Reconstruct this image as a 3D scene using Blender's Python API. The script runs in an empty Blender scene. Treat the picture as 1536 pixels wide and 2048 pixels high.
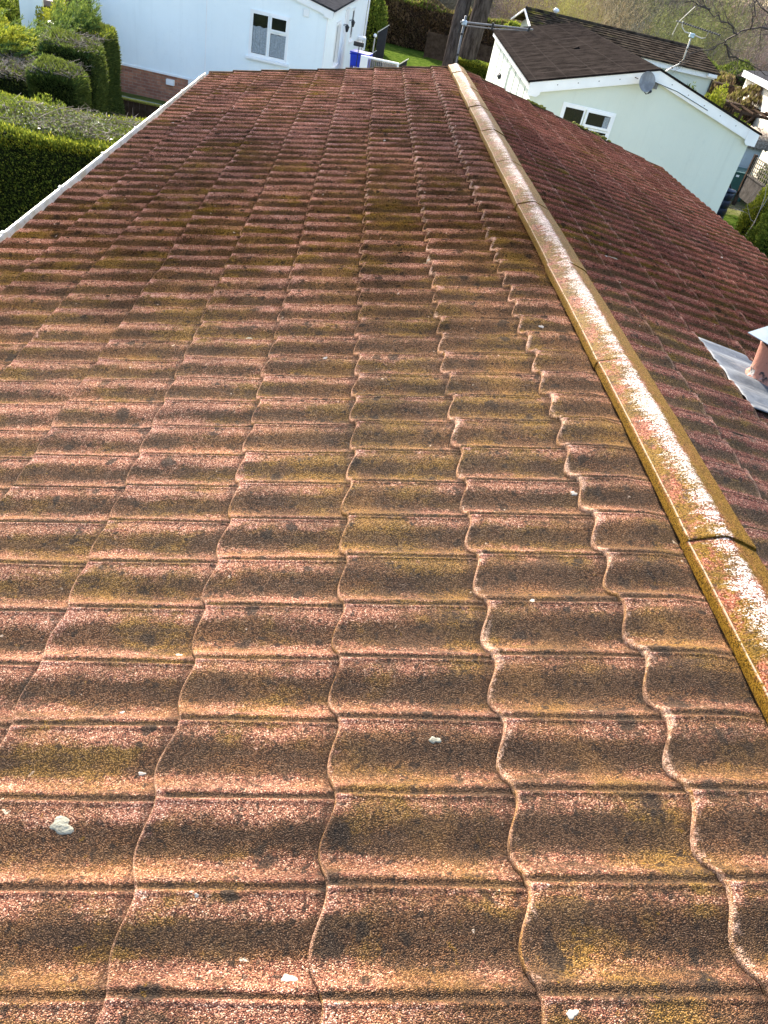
import bpy, math, random
import numpy as np
from mathutils import Vector, Matrix, noise as mnoise
PI = math.pi; R = math.radians
S = bpy.context.scene; COL = S.collection
rng = np.random.default_rng(7); random.seed(7)

# ------------------------------------------------------------------ camera
CAM = (-1.2071, 0.0, 1.1758); FPX, TILT, ROLL, YAW = 1445.4663, .6617, .2374, .1496
fw = Vector((math.sin(YAW)*math.cos(TILT), math.cos(YAW)*math.cos(TILT), -math.sin(TILT)))
rt = Vector((math.cos(YAW), -math.sin(YAW), 0)); up = rt.cross(fw)
r2 = math.cos(ROLL)*rt+math.sin(ROLL)*up; u2 = -math.sin(ROLL)*rt+math.cos(ROLL)*up
cd = bpy.data.cameras.new('camera'); cam = bpy.data.objects.new('camera', cd); COL.objects.link(cam)
m3 = Matrix((r2, u2, -fw)).transposed().to_4x4(); m3.translation = CAM; cam.matrix_world = m3
cd.sensor_fit = 'VERTICAL'; cd.sensor_height = 24; cd.lens = 24*FPX/2048; cd.clip_end = 2000; cd.clip_start = .05
S.camera = cam

# ------------------------------------------------------------------ light
SUN_AZ, SUN_EL = R(-17), R(31)          # azimuth from +Y, negative = towards -X
w = bpy.data.worlds.new('World'); S.world = w; w.use_nodes = True
nt = w.node_tree; bg = nt.nodes['Background']; sk = nt.nodes.new('ShaderNodeTexSky')
sk.sky_type = 'NISHITA'; sk.sun_disc = False; sk.sun_elevation = SUN_EL; sk.sun_rotation = SUN_AZ
sk.air_density = 1.0; sk.dust_density = 2.6; sk.ozone_density = 1.0
nt.links.new(sk.outputs[0], bg.inputs[0]); bg.inputs[1].default_value = .15
L = Vector((math.sin(SUN_AZ)*math.cos(SUN_EL), math.cos(SUN_AZ)*math.cos(SUN_EL), math.sin(SUN_EL)))
sl = bpy.data.lights.new('sun', 'SUN'); sl.energy = 4.8; sl.angle = R(.5); sl.color = (1, .93, .82)
so = bpy.data.objects.new('sun', sl); COL.objects.link(so); so.rotation_euler = L.to_track_quat('Z', 'Y').to_euler()
S.view_settings.view_transform = 'Standard'; S.view_settings.look = 'None'; S.view_settings.exposure = 1.9; S.view_settings.gamma = 1
S.cycles.max_bounces = 6; S.cycles.transparent_max_bounces = 4

# ------------------------------------------------------------------ node helpers
class N:
    def __init__(s, name, rough=.8, spec=.3, metal=0):
        s.m = bpy.data.materials.new(name); s.m.use_nodes = True; s.t = s.m.node_tree
        s.b = s.t.nodes['Principled BSDF']; s.b.inputs['Roughness'].default_value = rough
        s.b.inputs['Specular IOR Level'].default_value = spec; s.b.inputs['Metallic'].default_value = metal
        s.g = s.t.nodes.new('ShaderNodeNewGeometry').outputs['Position']; s.rr = None
    def put(s, sock, v):
        if hasattr(v, 'links'): s.t.links.new(v, sock)
        elif isinstance(v, (tuple, list)): sock.default_value = tuple(v)+((1,) if len(v) == 3 and sock.type == 'RGBA' else ())
        else: sock.default_value = v
    def obj(s):
        s.g = s.t.nodes.new('ShaderNodeTexCoord').outputs['Object']; return s
    def math(s, op, a, b=0, c=None, clamp=False):
        n = s.t.nodes.new('ShaderNodeMath'); n.operation = op; n.use_clamp = clamp
        s.put(n.inputs[0], a); s.put(n.inputs[1], b)
        if c is not None: s.put(n.inputs[2], c)
        return n.outputs[0]
    def mul(s, a, b): return s.math('MULTIPLY', a, b)
    def add(s, a, b): return s.math('ADD', a, b)
    def sub(s, a, b): return s.math('SUBTRACT', a, b)
    def scl(s, v, sc):
        n = s.t.nodes.new('ShaderNodeVectorMath'); n.operation = 'MULTIPLY'; s.put(n.inputs[0], v); n.inputs[1].default_value = sc; return n.outputs[0]
    def noise(s, scale, detail=4, rough=.6, v=None, col=False, dist=0):
        n = s.t.nodes.new('ShaderNodeTexNoise'); s.put(n.inputs['Vector'], v or s.g)
        n.inputs['Scale'].default_value = scale; n.inputs['Detail'].default_value = detail; n.inputs['Roughness'].default_value = rough; n.inputs['Distortion'].default_value = dist
        return n.outputs['Color' if col else 0]
    def vor(s, scale, v=None, out='Distance', feat='F1', rnd=1):
        n = s.t.nodes.new('ShaderNodeTexVoronoi'); n.feature = feat; s.put(n.inputs['Vector'], v or s.g); n.inputs['Scale'].default_value = scale; n.inputs['Randomness'].default_value = rnd
        return n.outputs[out]
    def sep(s, v):
        n = s.t.nodes.new('ShaderNodeSeparateXYZ'); s.put(n.inputs[0], v); return n.outputs
    def sm(s, v, a, b, lo=0, hi=1):
        n = s.t.nodes.new('ShaderNodeMapRange'); n.interpolation_type = 'SMOOTHSTEP'; s.put(n.inputs[0], v)
        n.inputs[1].default_value = a; n.inputs[2].default_value = b; n.inputs[3].default_value = lo; n.inputs[4].default_value = hi
        return n.outputs[0]
    def mix(s, f, a, b, mode='MIX'):
        n = s.t.nodes.new('ShaderNodeMix'); n.data_type = 'RGBA'; n.blend_type = mode
        s.put(n.inputs[0], f); s.put(n.inputs[6], a); s.put(n.inputs[7], b); return n.outputs[2]
    def ramp(s, f, stops, const=False):
        n = s.t.nodes.new('ShaderNodeValToRGB'); s.put(n.inputs[0], f); e = n.color_ramp.elements
        if const: n.color_ramp.interpolation = 'CONSTANT'
        e[0].position, e[0].color = stops[0][0], (*stops[0][1], 1)
        e[1].position, e[1].color = stops[-1][0], (*stops[-1][1], 1)
        for p, c in stops[1:-1]:
            q = e.new(p); q.color = (*c, 1)
        return n.outputs[0]
    def attr(s, name):
        n = s.t.nodes.new('ShaderNodeAttribute'); n.attribute_name = name; return n.outputs['Fac']
    def island(s): return s.t.nodes.new('ShaderNodeNewGeometry').outputs['Random Per Island']
    def orand(s): return s.t.nodes.new('ShaderNodeObjectInfo').outputs['Random']
    def bump(s, h, dist, strength=1):
        n = s.t.nodes.new('ShaderNodeBump'); s.put(n.inputs['Height'], h); n.inputs['Distance'].default_value = dist; n.inputs['Strength'].default_value = strength
        s.t.links.new(n.outputs[0], s.b.inputs['Normal'])
    def col(s, c): s.put(s.b.inputs['Base Color'], c); return s
    def rough(s, v): s.put(s.b.inputs['Roughness'], v)

def simple(name, c, rough=.6, spec=.3, metal=0, var=.15, scale=8, bump=0, bscale=60):
    n = N(name, rough, spec, metal)
    d = tuple(x*(1-var) for x in c); l = tuple(min(1, x*(1+var)) for x in c)
    n.col(n.mix(n.sm(n.noise(scale, 5), .3, .7), d, l))
    if bump: n.bump(n.noise(bscale, 3), bump)
    return n.m

def tile_mat(name, moss, red):
    n = N(name, .9, .09); P = n.g; xyz = n.sep(P); Y = xyz[1]
    prof, fr, dirt_shade = n.attr('prof'), n.attr('fr'), n.attr('dirt_shade')
    gr = n.sep(n.vor(400, out='Color'))[0]; gd = n.vor(400)
    if red: base = n.ramp(gr, [(0, (.02, .007, .006)), (.25, (.075, .022, .018)), (.55, (.15, .048, .038)), (.85, (.25, .1, .075)), (1, (.5, .33, .27))])
    else: base = n.ramp(gr, [(0, (.03, .012, .009)), (.2, (.12, .05, .036)), (.45, (.24, .115, .08)), (.72, (.36, .2, .145)), (.9, (.5, .32, .24)), (1, (.78, .64, .53))])
    big = n.noise(1.7, 4, .6); med = n.noise(8, 6, .65); fine = n.noise(70, 4, .7)
    st = n.noise(1, 5, .62, n.scl(P, (4, 19, 4)))
    far = n.sm(Y, 3.0, 8.0)
    base = n.mix(n.mul(far, .45), base, n.ramp(gr, [(0, (.04, .014, .011)), (.5, (.17, .06, .045)), (1, (.36, .17, .13))]))
    # brown film of dirt and moss, plus painted shade on faces turned from sun
    k = n.add(n.mul(med, .5), n.mul(st, .8)); k = n.add(k, n.mul(dirt_shade, .34)); k = n.add(k, n.mul(n.sub(big, .5), .9))
    k = n.add(k, n.mul(n.sub(fine, .5), .5)); k = n.sub(k, n.mul(far, .05)); k = n.add(k, moss); ridge = n.mul(n.sm(xyz[0], -1.75, -.6), n.sm(Y, 7, 2.5)) if not red else n.mul(far, 0)
    k = n.add(k, n.mul(ridge, .14))
    km = n.sm(k, .63, .86)
    brown = n.mix(n.sm(gr, .1, .9), (.026, .015, .006), (.16, .094, .042))
    ol = n.mix(n.sm(gr, .1, .9), (.045, .032, .005), (.24, .165, .03))
    olf = n.sm(n.sub(n.add(n.noise(4.3, 5, .65), n.mul(n.sub(big, .5), .5)), n.mul(far, .1)), .44, .62)
    c = n.mix(n.mul(km, .9), base, n.mix(olf, brown, ol))
    # dark algae streaks running down the pans, deepened where shade is painted
    dk = n.add(n.noise(1, 6, .68, n.scl(P, (5, 24, 5))), n.mul(dirt_shade, .2)); dk = n.add(dk, n.mul(n.sub(fine, .5), .5)); dk = n.add(dk, n.mul(n.sub(med, .5), .4))
    dk = n.add(dk, n.mul(n.mul(n.sm(Y, 3, .8), n.sm(xyz[0], -1.5, -.5)), .13))
    c = n.mix(n.mul(n.sm(dk, .6, .76), .75), c, n.mix(gr, (.03, .021, .014), (.11, .075, .045)))
    v = n.t.nodes.new('ShaderNodeVectorMath'); v.operation = 'ADD'; n.put(v.inputs[0], P); n.put(v.inputs[1], n.scl(n.noise(24, 3, col=True), (.06, .06, .06)))
    for sc_, rr, lo in ((8, .22, .4), (16, .27, .3)):
        vd = n.vor(sc_, v.outputs[0]); vr = n.sep(n.vor(sc_, v.outputs[0], 'Color'))
        spot = n.sm(n.sub(n.add(vd, n.mul(n.sub(fine, .5), .3)), n.mul(n.sm(vr[0], lo, 1), rr)), -.06, .05, 1, 0)
        c = n.mix(n.mul(spot, .88), c, n.mix(gr, (.014, .012, .01), (.055, .042, .028)))
    oc = n.mul(n.sm(n.add(n.noise(3.1, 5, .65), n.mul(n.attr('rise'), .14)), .5, .74), n.sm(Y, 9, 5))
    c = n.mix(n.mul(oc, .0 if red else .36), c, n.mix(gr, (.13, .07, .02), (.5, .31, .11)))
    bs = n.mul(n.sm(n.vor(42, v.outputs[0]), .36, .2), n.sm(n.add(n.sep(n.vor(42, v.outputs[0], 'Color'))[2], n.mul(ridge, .14)), .66, .72))
    c = n.mix(n.mul(bs, .8), c, (.022, .017, .012))
    # yellow flecks of moss
    yl = n.math('MULTIPLY', n.sm(n.noise(45, 4, .7), .64, .72), n.sm(big, .4, .55))
    c = n.mix(n.mul(yl, .6), c, (.33, .22, .02))
    # pale worn chips along the rib and at the nose
    pw = n.add(n.mul(n.sm(prof, .58, .95), .24), n.mul(n.sm(fr, .88, 1), .2)); pw = n.sub(pw, n.mul(n.sub(med, .45), .5)); pw = n.add(pw, n.mul(n.mul(n.sm(prof, .78, .98), n.sm(fr, .84, 1)), .34))
    if not red: pw = n.sub(pw, n.mul(ridge, .1))
    pw = n.add(pw, n.mul(n.sub(n.noise(5, 5, .65), .5), 1.3)); pw = n.add(pw, n.mul(n.sub(fine, .5), .9))
    pm = n.mul(n.sm(pw, .2, .5), .85 if not red else .35)
    c = n.mix(pm, c, n.ramp(gr, [(0, (.12, .045, .035)), (.4, (.36, .17, .135)), (.8, (.6, .38, .32)), (1, (.85, .72, .66))]))
    # grey white lichen crumbs
    wl = n.mul(n.sm(n.vor(30, v.outputs[0]), .17, .1, 0, 1), n.sm(n.sep(n.vor(30, v.outputs[0], 'Color'))[1], .96, .965))
    c = n.mix(wl, c, (.55, .52, .45))
    # the bent-down nose: mustard moss, bare pink and pale lichen in turn
    nf = n.math('GREATER_THAN', fr, 1.01)
    c = n.mix(n.mul(nf, n.sm(n.noise(6, 5, .7), .42, .56, .1, .9)), c, n.mix(gr, (.12, .07, .015), (.45, .28, .07)))
    ws = n.mul(n.sm(fr, .93, .985), n.sm(n.sub(n.add(n.mul(n.noise(9, 5, .75), .75), n.mul(n.noise(95, 3, .7), .27)), n.mul(n.sm(n.math('ABSOLUTE', xyz[0]), .3, 1.6), .14)), .5, .57))
    c = n.mix(n.mul(ws, .0 if red else .75), c, n.mix(gr, (.3, .2, .16), (.8, .68, .6)))
    edge = n.mul(n.sm(fr, .978 if not red else .93, .996), n.sm(n.noise(7, 6, .75), .38, .6, .12, 1))  # sunlit lip of the nose painted as a pale line
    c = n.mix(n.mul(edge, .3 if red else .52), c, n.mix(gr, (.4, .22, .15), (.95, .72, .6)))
    if red: c = n.mix(n.mul(n.sm(fr, .16, .06), .75), c, (.018, .012, .01))  # shadow under the overlapping nose painted into the colour
    else: c = n.mix(n.mul(n.sm(fr, .075, .02), .55), c, (.03, .018, .012))  # same painted nose shadow, narrower on the left slope
    tone = n.noise(1, 3, .7, n.scl(P, (2.7, 5.5, 2.7)))
    c = n.mix(1, c, n.ramp(tone, [(.3, (.62, .6, .6)), (.5, (1, 1, 1)), (.72, (1.35, 1.3, 1.28))]), 'MULTIPLY')
    fm = n.mix(far, (1.12, .91, .76), (1.08, .99, .97)) if not red else n.mix(far, (.98, .9, .82), (.92, .9, .87))
    c = n.mix(1, c, fm, 'MULTIPLY')
    c = n.mix(1, c, n.ramp(gd, [(0, (1.25, 1.25, 1.25)), (.35, (1, 1, 1)), (.75, (.32, .3, .28))]), 'MULTIPLY')  # shade between the granules multiplied into the colour
    n.put(n.b.inputs['Specular IOR Level'], n.sm(Y, .5, 4.5, .2, .0))
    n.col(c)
    h = n.add(n.mul(n.sub(1, n.sm(gd, 0, .75)), 1.0), n.mul(gr, .35)); h = n.add(h, n.mul(n.noise(90, 3), .8))
    n.bump(h, .0036, .9)
    n.rough(n.sm(gr, .7, 1, .9, .5))
    return n.m

def cap_mat():
    n = N('ridge_cap_chips', .75, .05).obj(); P = n.g; x, y, z = n.sep(P); crest = n.attr('crest')
    gr = n.sep(n.vor(330, out='Color'))[0]; gd = n.vor(330); med = n.noise(11, 6, .65); fine = n.noise(60, 4, .7); st = n.noise(1, 6, .75, n.scl(P, (12, 60, 12)))
    rd = n.ramp(gr, [(0, (.08, .024, .016)), (.35, (.27, .09, .062)), (.7, (.45, .2, .15)), (1, (.68, .46, .38))])
    nb0 = n.noise(3.3, 4)
    ol = n.ramp(gr, [(0, (.03, .025, .004)), (.45, (.2, .14, .014)), (1, (.36, .26, .04))])
    c = n.mix(n.sm(n.add(n.add(n.mul(med, .5), n.mul(fine, .3)), n.mul(nb0, .3)), .52, .6), ol, rd)
    dk = n.sm(n.add(n.noise(30, 5, .7), 0), .54, .66)
    c = n.mix(n.mul(dk, .85), c, (.05, .042, .025)); c = n.mix(n.mul(n.sm(n.noise(5, 6, .75), .5, .6), .8), c, n.mix(gr, (.035, .03, .008), (.2, .155, .03)))
    nb = n.noise(2.1, 3)
    lip = n.attr('lip')
    c = n.mix(n.mul(lip, n.sm(med, .3, .55, .55, .97)), c, ol)
    c = n.mix(1, c, (.5, .37, .28), 'MULTIPLY')
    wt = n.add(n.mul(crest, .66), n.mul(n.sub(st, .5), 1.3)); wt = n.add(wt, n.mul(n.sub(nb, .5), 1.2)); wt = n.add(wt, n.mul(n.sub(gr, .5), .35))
    c = n.mix(n.mul(n.sm(wt, .46, .8), .85), c, n.ramp(gr, [(0, (.2, .11, .08)), (.35, (.36, .26, .22)), (1, (.66, .6, .56))]))  # white worn crest with sun glare painted in
    c = n.mix(n.mul(n.sm(n.attr('arris'), .4, .95), n.mul(n.sm(fine, .35, .5), .7)), c, (.42, .32, .23))
    n.col(c)
    n.bump(n.add(n.mul(n.sub(1, gd), .7), n.mul(n.noise(80, 3), .8)), .0026, .8)
    n.rough(n.sm(gr, .2, 1, .7, .5))
    return n.m

def leaf_mat(name, stops, rough=.6, spec=.06, trans=.25, obj=False):
    n = N(name, rough, spec)
    r = n.island()
    if obj: r = n.math('FRACT', n.add(n.mul(r, .55), n.mul(n.orand(), .45)))
    c = n.ramp(r, stops)
    c = n.mix(n.sm(n.noise(2.2, 4), .3, .7, 0, .5), c, n.mix(.5, c, (.02, .03, .01)))
    n.col(c)
    if trans:
        tr = n.t.nodes.new('ShaderNodeBsdfTranslucent'); n.put(tr.inputs[0], n.mix(.5, c, (.25, .3, .04)))
        mx = n.t.nodes.new('ShaderNodeMixShader'); mx.inputs[0].default_value = trans
        n.t.links.new(n.b.outputs[0], mx.inputs[1]); n.t.links.new(tr.outputs[0], mx.inputs[2])
        n.t.links.new(mx.outputs[0], n.t.nodes['Material Output'].inputs[0])
    return n.m

# ------------------------------------------------------------------ mesh helpers
def link(name, me, mat=None, parent=None, smooth=False):
    o = bpy.data.objects.new(name, me); COL.objects.link(o)
    if mat:
        for q in (mat if isinstance(mat, (list, tuple)) else [mat]): me.materials.append(q)
    if parent: o.parent = parent
    if smooth: me.shade_smooth()
    return o
def tag(o, label=None, cat=None, group=None, kind=None):
    for k, v in (('label', label), ('category', cat), ('group', group), ('kind', kind)):
        if v: o[k] = v
    return o
def empty(name, loc=(0, 0, 0), rz=0, **k):
    o = bpy.data.objects.new(name, None); COL.objects.link(o); o.location = loc; o.rotation_euler = (0, 0, rz); o.empty_display_size = .2
    return tag(o, **k)
def part(o, label): o['label'] = label; return o

class MB:
    def __init__(s): s.v = []; s.f = []
    def box(s, x0, x1, y0, y1, z0, z1, M=None):
        b = len(s.v); P = [(x, y, z) for z in (z0, z1) for y in (y0, y1) for x in (x0, x1)]
        s.v += [tuple(M @ Vector(p)) for p in P] if M else P
        s.f += [tuple(b+i for i in q) for q in ((0, 2, 3, 1), (4, 5, 7, 6), (0, 1, 5, 4), (2, 6, 7, 3), (0, 4, 6, 2), (1, 3, 7, 5))]; return s
    def prism(s, poly, y0, y1, axis='y', M=None):
        # poly in the two remaining axes, extruded along axis
        b = len(s.v); n = len(poly)
        for t in (y0, y1):
            for (a, c) in poly:
                p = {'y': (a, t, c), 'x': (t, a, c), 'z': (a, c, t)}[axis]
                s.v.append(tuple(M @ Vector(p)) if M else p)
        s.f += [tuple(b+i for i in range(n)), tuple(b+n+i for i in reversed(range(n)))]
        s.f += [(b+i, b+n+i, b+n+(i+1) % n, b+(i+1) % n) for i in range(n)]; return s
    def tube(s, pts, r, n=8, caps=True):
        pts = [Vector(p) for p in pts]; rs = r if isinstance(r, (list, tuple)) else [r]*len(pts); b = len(s.v)
        for i, p in enumerate(pts):
            d = (pts[min(i+1, len(pts)-1)]-pts[max(i-1, 0)]).normalized()
            a = d.cross(Vector((0, 0, 1))) if abs(d.z) < .9 else d.cross(Vector((1, 0, 0))); a.normalize(); c = d.cross(a)
            for k in range(n):
                t = 2*PI*k/n; s.v.append(tuple(p+rs[i]*(math.cos(t)*a+math.sin(t)*c)))
        for i in range(len(pts)-1):
            for k in range(n): s.f.append((b+i*n+k, b+i*n+(k+1) % n, b+(i+1)*n+(k+1) % n, b+(i+1)*n+k))
        if caps: s.f += [tuple(b+k for k in reversed(range(n))), tuple(b+(len(pts)-1)*n+k for k in range(n))]
        return s
    def lathe(s, prof, n=24, c=(0, 0, 0), M=None):
        b = len(s.v)
        for (r, z) in prof:
            for k in range(n):
                t = 2*PI*k/n; p = (c[0]+r*math.cos(t), c[1]+r*math.sin(t), c[2]+z); s.v.append(tuple(M @ Vector(p)) if M else p)
        for i in range(len(prof)-1):
            for k in range(n): s.f.append((b+i*n+k, b+i*n+(k+1) % n, b+(i+1)*n+(k+1) % n, b+(i+1)*n+k))
        return s
    def build(s, name, mat, parent=None, bevel=0, smooth=False):
        me = bpy.data.meshes.new(name); me.from_pydata(s.v, [], s.f); me.update()
        o = link(name, me, mat, parent, smooth)
        if bevel:
            md = o.modifiers.new('bevel', 'BEVEL'); md.width = bevel; md.segments = 2; md.limit_method = 'ANGLE'
        return o
def np_mesh(name, V, F, attrs=None):
    me = bpy.data.meshes.new(name); V = np.asarray(V, np.float32); F = np.asarray(F, np.int32); k = F.shape[1]
    me.vertices.add(len(V)); me.vertices.foreach_set('co', V.ravel())
    me.loops.add(F.size); me.loops.foreach_set('vertex_index', F.ravel())
    me.polygons.add(len(F)); me.polygons.foreach_set('loop_start', np.arange(0, F.size, k, dtype=np.int32)); me.polygons.foreach_set('loop_total', np.full(len(F), k, np.int32))
    me.update(calc_edges=True)
    for a, d in (attrs or {}).items():
        at = me.attributes.new(a, 'FLOAT', 'POINT'); at.data.foreach_set('value', np.asarray(d, np.float32).ravel())
    return me
def unit(a): return a/np.maximum(np.linalg.norm(a, axis=-1, keepdims=True), 1e-9)
def leaves(P, D, ln, wd, name):
    """one bent rhombus leaf per point P growing along D"""
    n = len(P); D = unit(D+rng.normal(0, .35, (n, 3))); A = unit(np.cross(D, rng.normal(0, 1, (n, 3))))
    l = (ln*rng.uniform(.6, 1.3, n))[:, None]; w_ = (wd*rng.uniform(.6, 1.3, n))[:, None]
    V = np.stack([P, P+D*l*.5+A*w_*.5, P+D*l, P+D*l*.5-A*w_*.5], 1).reshape(-1, 3)
    return np_mesh(name, V, np.arange(4*n).reshape(n, 4))
def segs_mesh(name, A, B, ra, rb):
    """three sided tapered sticks"""
    A = np.array(A); B = np.array(B); ra = np.array(ra)[:, None, None]; rb = np.array(rb)[:, None, None]; n = len(A)
    D = unit(B-A); U = unit(np.cross(D, np.array([.3, .5, .81]))); W = np.cross(D, U)
    t = np.array([0, 2*PI/3, 4*PI/3]); c = U[:, None, :]*np.cos(t)[None, :, None]+W[:, None, :]*np.sin(t)[None, :, None]
    V = np.concatenate([A[:, None, :]+c*ra, B[:, None, :]+c*rb], 1).reshape(-1, 3)
    b = (np.arange(n)*6)[:, None]; F = np.concatenate([b+np.array([[k, (k+1) % 3, 3+(k+1) % 3, 3+k]]) for k in range(3)], 0)
    return np_mesh(name, V, F)

# ------------------------------------------------------------------ materials
M = {}
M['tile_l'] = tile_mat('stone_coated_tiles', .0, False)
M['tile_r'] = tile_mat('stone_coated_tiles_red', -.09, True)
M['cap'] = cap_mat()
M['white'] = simple('white_upvc', (.8, .8, .79), .35, .4, var=.04, scale=3)
def gutter_mat():
    n = N('gutter_plastic', .4, .4); c = n.mix(n.sm(n.noise(5, 6, .7), .4, .65), (.6, .58, .52), (.42, .38, .27))
    c = n.mix(n.mul(n.sm(n.noise(40, 4), .58, .7), .5), c, (.3, .28, .2)); n.col(c); return n.m
M['gutter'] = gutter_mat()
M['verge'] = simple('verge_trim', (.085, .055, .032), .85, 0, var=.5, scale=9, bump=.004, bscale=50)
M['moss'] = simple('moss_clump', (.17, .16, .03), .95, .1, var=.5, scale=40, bump=.01, bscale=90)
def wall_mat(name, c, c2):
    n = N(name, .7, .2); k = n.mix(n.sm(n.noise(.8, 5, .6), .3, .7), c, c2)
    k = n.mix(n.mul(n.sm(n.noise(1, 5, .7, n.scl(n.g, (6, 6, .4))), .5, .8), .3), k, tuple(x*.8 for x in c)); k = n.mix(n.mul(n.sm(n.noise(7, 5, .7), .55, .8), .25), k, tuple(x*.78 for x in c)); n.col(k)
    n.bump(n.add(n.noise(35, 3), n.mul(n.noise(3, 2), 2)), .0025); return n.m
M['blue_wall'] = wall_mat('pale_blue_wall', (.76, .82, .83), (.8, .86, .87))
M['green_wall'] = wall_mat('pale_green_wall', (.58, .62, .54), (.6, .64, .56))
M['cream_wall'] = wall_mat('cream_wall', (.74, .68, .54), (.78, .72, .6))
M['shed_wall'] = wall_mat('grey_white_boards', (.55, .57, .55), (.6, .62, .6))
def brick_mat():
    n = N('brick_skirt', .85, .2)
    t = n.t.nodes.new('ShaderNodeTexBrick'); x, y, z = n.sep(n.g); cb = n.t.nodes.new('ShaderNodeCombineXYZ')
    n.put(cb.inputs[0], x); n.put(cb.inputs[1], z); n.put(t.inputs['Vector'], cb.outputs[0])
    t.inputs['Color1'].default_value = (.52, .23, .14, 1); t.inputs['Color2'].default_value = (.3, .12, .08, 1); t.inputs['Mortar'].default_value = (.36, .27, .2, 1)
    t.inputs['Scale'].default_value = 1; t.inputs['Brick Width'].default_value = .225; t.inputs['Row Height'].default_value = .075; t.inputs['Mortar Size'].default_value = .007
    n.col(n.mix(n.sm(n.noise(9, 5), .3, .75, 0, .5), t.outputs[0], (.15, .08, .06))); n.bump(t.outputs['Fac'], -.006); return n.m
M['brick'] = brick_mat()
M['glass'] = simple('window_glass', (.008, .01, .01), .08, .5, var=.3, scale=1.5)
M['net'] = simple('net_curtain', (.26, .29, .31), .9, .1, var=.2, scale=30)
M['black'] = simple('black_paint', (.02, .02, .022), .5, .3, var=.2)
M['dark_felt'] = simple('dark_felt', (.035, .035, .038), .9, 0, var=.3, bump=.003)
M['alu'] = simple('weathered_aluminium', (.17, .165, .16), .6, .3, .3, var=.15, scale=20)
M['offwhite_pole'] = simple('painted_pole', (.5, .46, .4), .45, .4, var=.12, scale=14)
M['cable'] = simple('white_cable', (.62, .6, .56), .6, .2)
M['clamp_blue'] = simple('plated_clamp', (.35, .45, .52), .35, .5, .5, var=.3, scale=30)
M['timber'] = simple('dark_timber', (.05, .034, .025), .9, 0, var=.4, scale=6, bump=.004)
M['red_timber'] = simple('red_brown_timber', (.13, .05, .035), .85, .15, var=.3, scale=6, bump=.004)
M['grey_timber'] = simple('grey_timber', (.085, .075, .068), .9, 0, var=.3, scale=6, bump=.004)
M['tank_green'] = simple('green_plastic', (.006, .062, .05), .45, .4, var=.15)
M['butt_blue'] = simple('navy_plastic', (.012, .02, .045), .35, .5, var=.2)
M['bin_blue'] = simple('blue_plastic', (.01, .04, .5), .4, .4, var=.1)
def bark_mat():
    n = N('bark', .9, 0).obj(); r = n.noise(1, 6, .7, n.scl(n.g, (9, 9, 1.6)))
    n.col(n.mix(n.sm(r, .35, .65), (.025, .02, .017), (.085, .07, .06))); n.bump(r, .05); return n.m
M['bark'] = bark_mat()

# ================================================================== GROUND
GZ = -3.6
def ground_mat():
    n = N('ground_soil_grass', .95, 0)
    g = n.mix(n.sm(n.noise(1.3, 6, .7), .35, .65), (.06, .075, .02), (.14, .15, .04))
    e = n.mix(n.sm(n.noise(2.5, 6, .7), .35, .65), (.1, .08, .055), (.2, .16, .11))
    n.col(n.mix(n.sm(n.noise(.35, 5, .6), .45, .6), g, e)); n.bump(n.noise(18, 5, .7), .05); return n.m
g = MB(); g.v = [(-400, -300, GZ), (400, -300, GZ), (400, 900, GZ), (-400, 900, GZ)]; g.f = [(0, 1, 2, 3)]
tag(g.build('ground', ground_mat()), kind='structure')
def sheet(name, poly, z, mat):
    b = MB(); b.v = [(x, y, z) for x, y in poly]; b.f = [tuple(range(len(poly)))]
    return tag(b.build(name, mat), kind='structure')
def grass_mat():
    n = N('mown_grass', .95, 0); n.col(n.mix(n.sm(n.noise(4, 6, .75), .35, .65), (.025, .05, .006), (.085, .115, .02))); n.bump(n.noise(60, 4), .03); return n.m
def gravel_mat():
    n = N('gravel', .95, 0); r = n.sep(n.vor(28, out='Color'))[0]
    n.col(n.mix(n.noise(1, 4), n.ramp(r, [(0, (.07, .055, .045)), (.5, (.16, .13, .105)), (1, (.4, .37, .33))]), (.13, .1, .075))); n.bump(n.vor(28), .03); return n.m
M['grass'] = grass_mat(); M['gravel'] = gravel_mat()
sheet('grass_verge', [(-3, 41.5), (3.2, 39.8), (12, 40), (16, 46), (2, 49.5), (-3, 52)], GZ+.008, M['grass'])
sheet('gravel_track', [(-4, 29), (6, 33), (9, 38.5), (3.2, 39.8), (-3, 41.5), (-6, 36)], GZ+.004, M['gravel'])
sheet('gravel_bed', [(-9.5, 21.9), (-4, 21.0), (-3.6, 22.2), (-9.5, 22.9)], GZ+.006, M['gravel'])
sheet('lawn', [(7.2, 9), (10.9, 9), (11.2, 21.6), (11.0, 23.6), (9.6, 23.0), (7.6, 18)], GZ+.006, M['grass'])
sheet('field', [(-20, 62), (40, 58), (70, 100), (-30, 100)], GZ+.006, simple('rough_field', (.24, .23, .08), .95, .1, var=.35, scale=.8))
n = N('tarmac', .9, .2); n.col(n.mix(n.noise(30, 4), (.1, .085, .08), (.2, .17, .16)))
sheet('driveway', [(15, 40), (20, 38), (34, 62), (25, 64)], GZ+.005, n.m)

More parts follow.
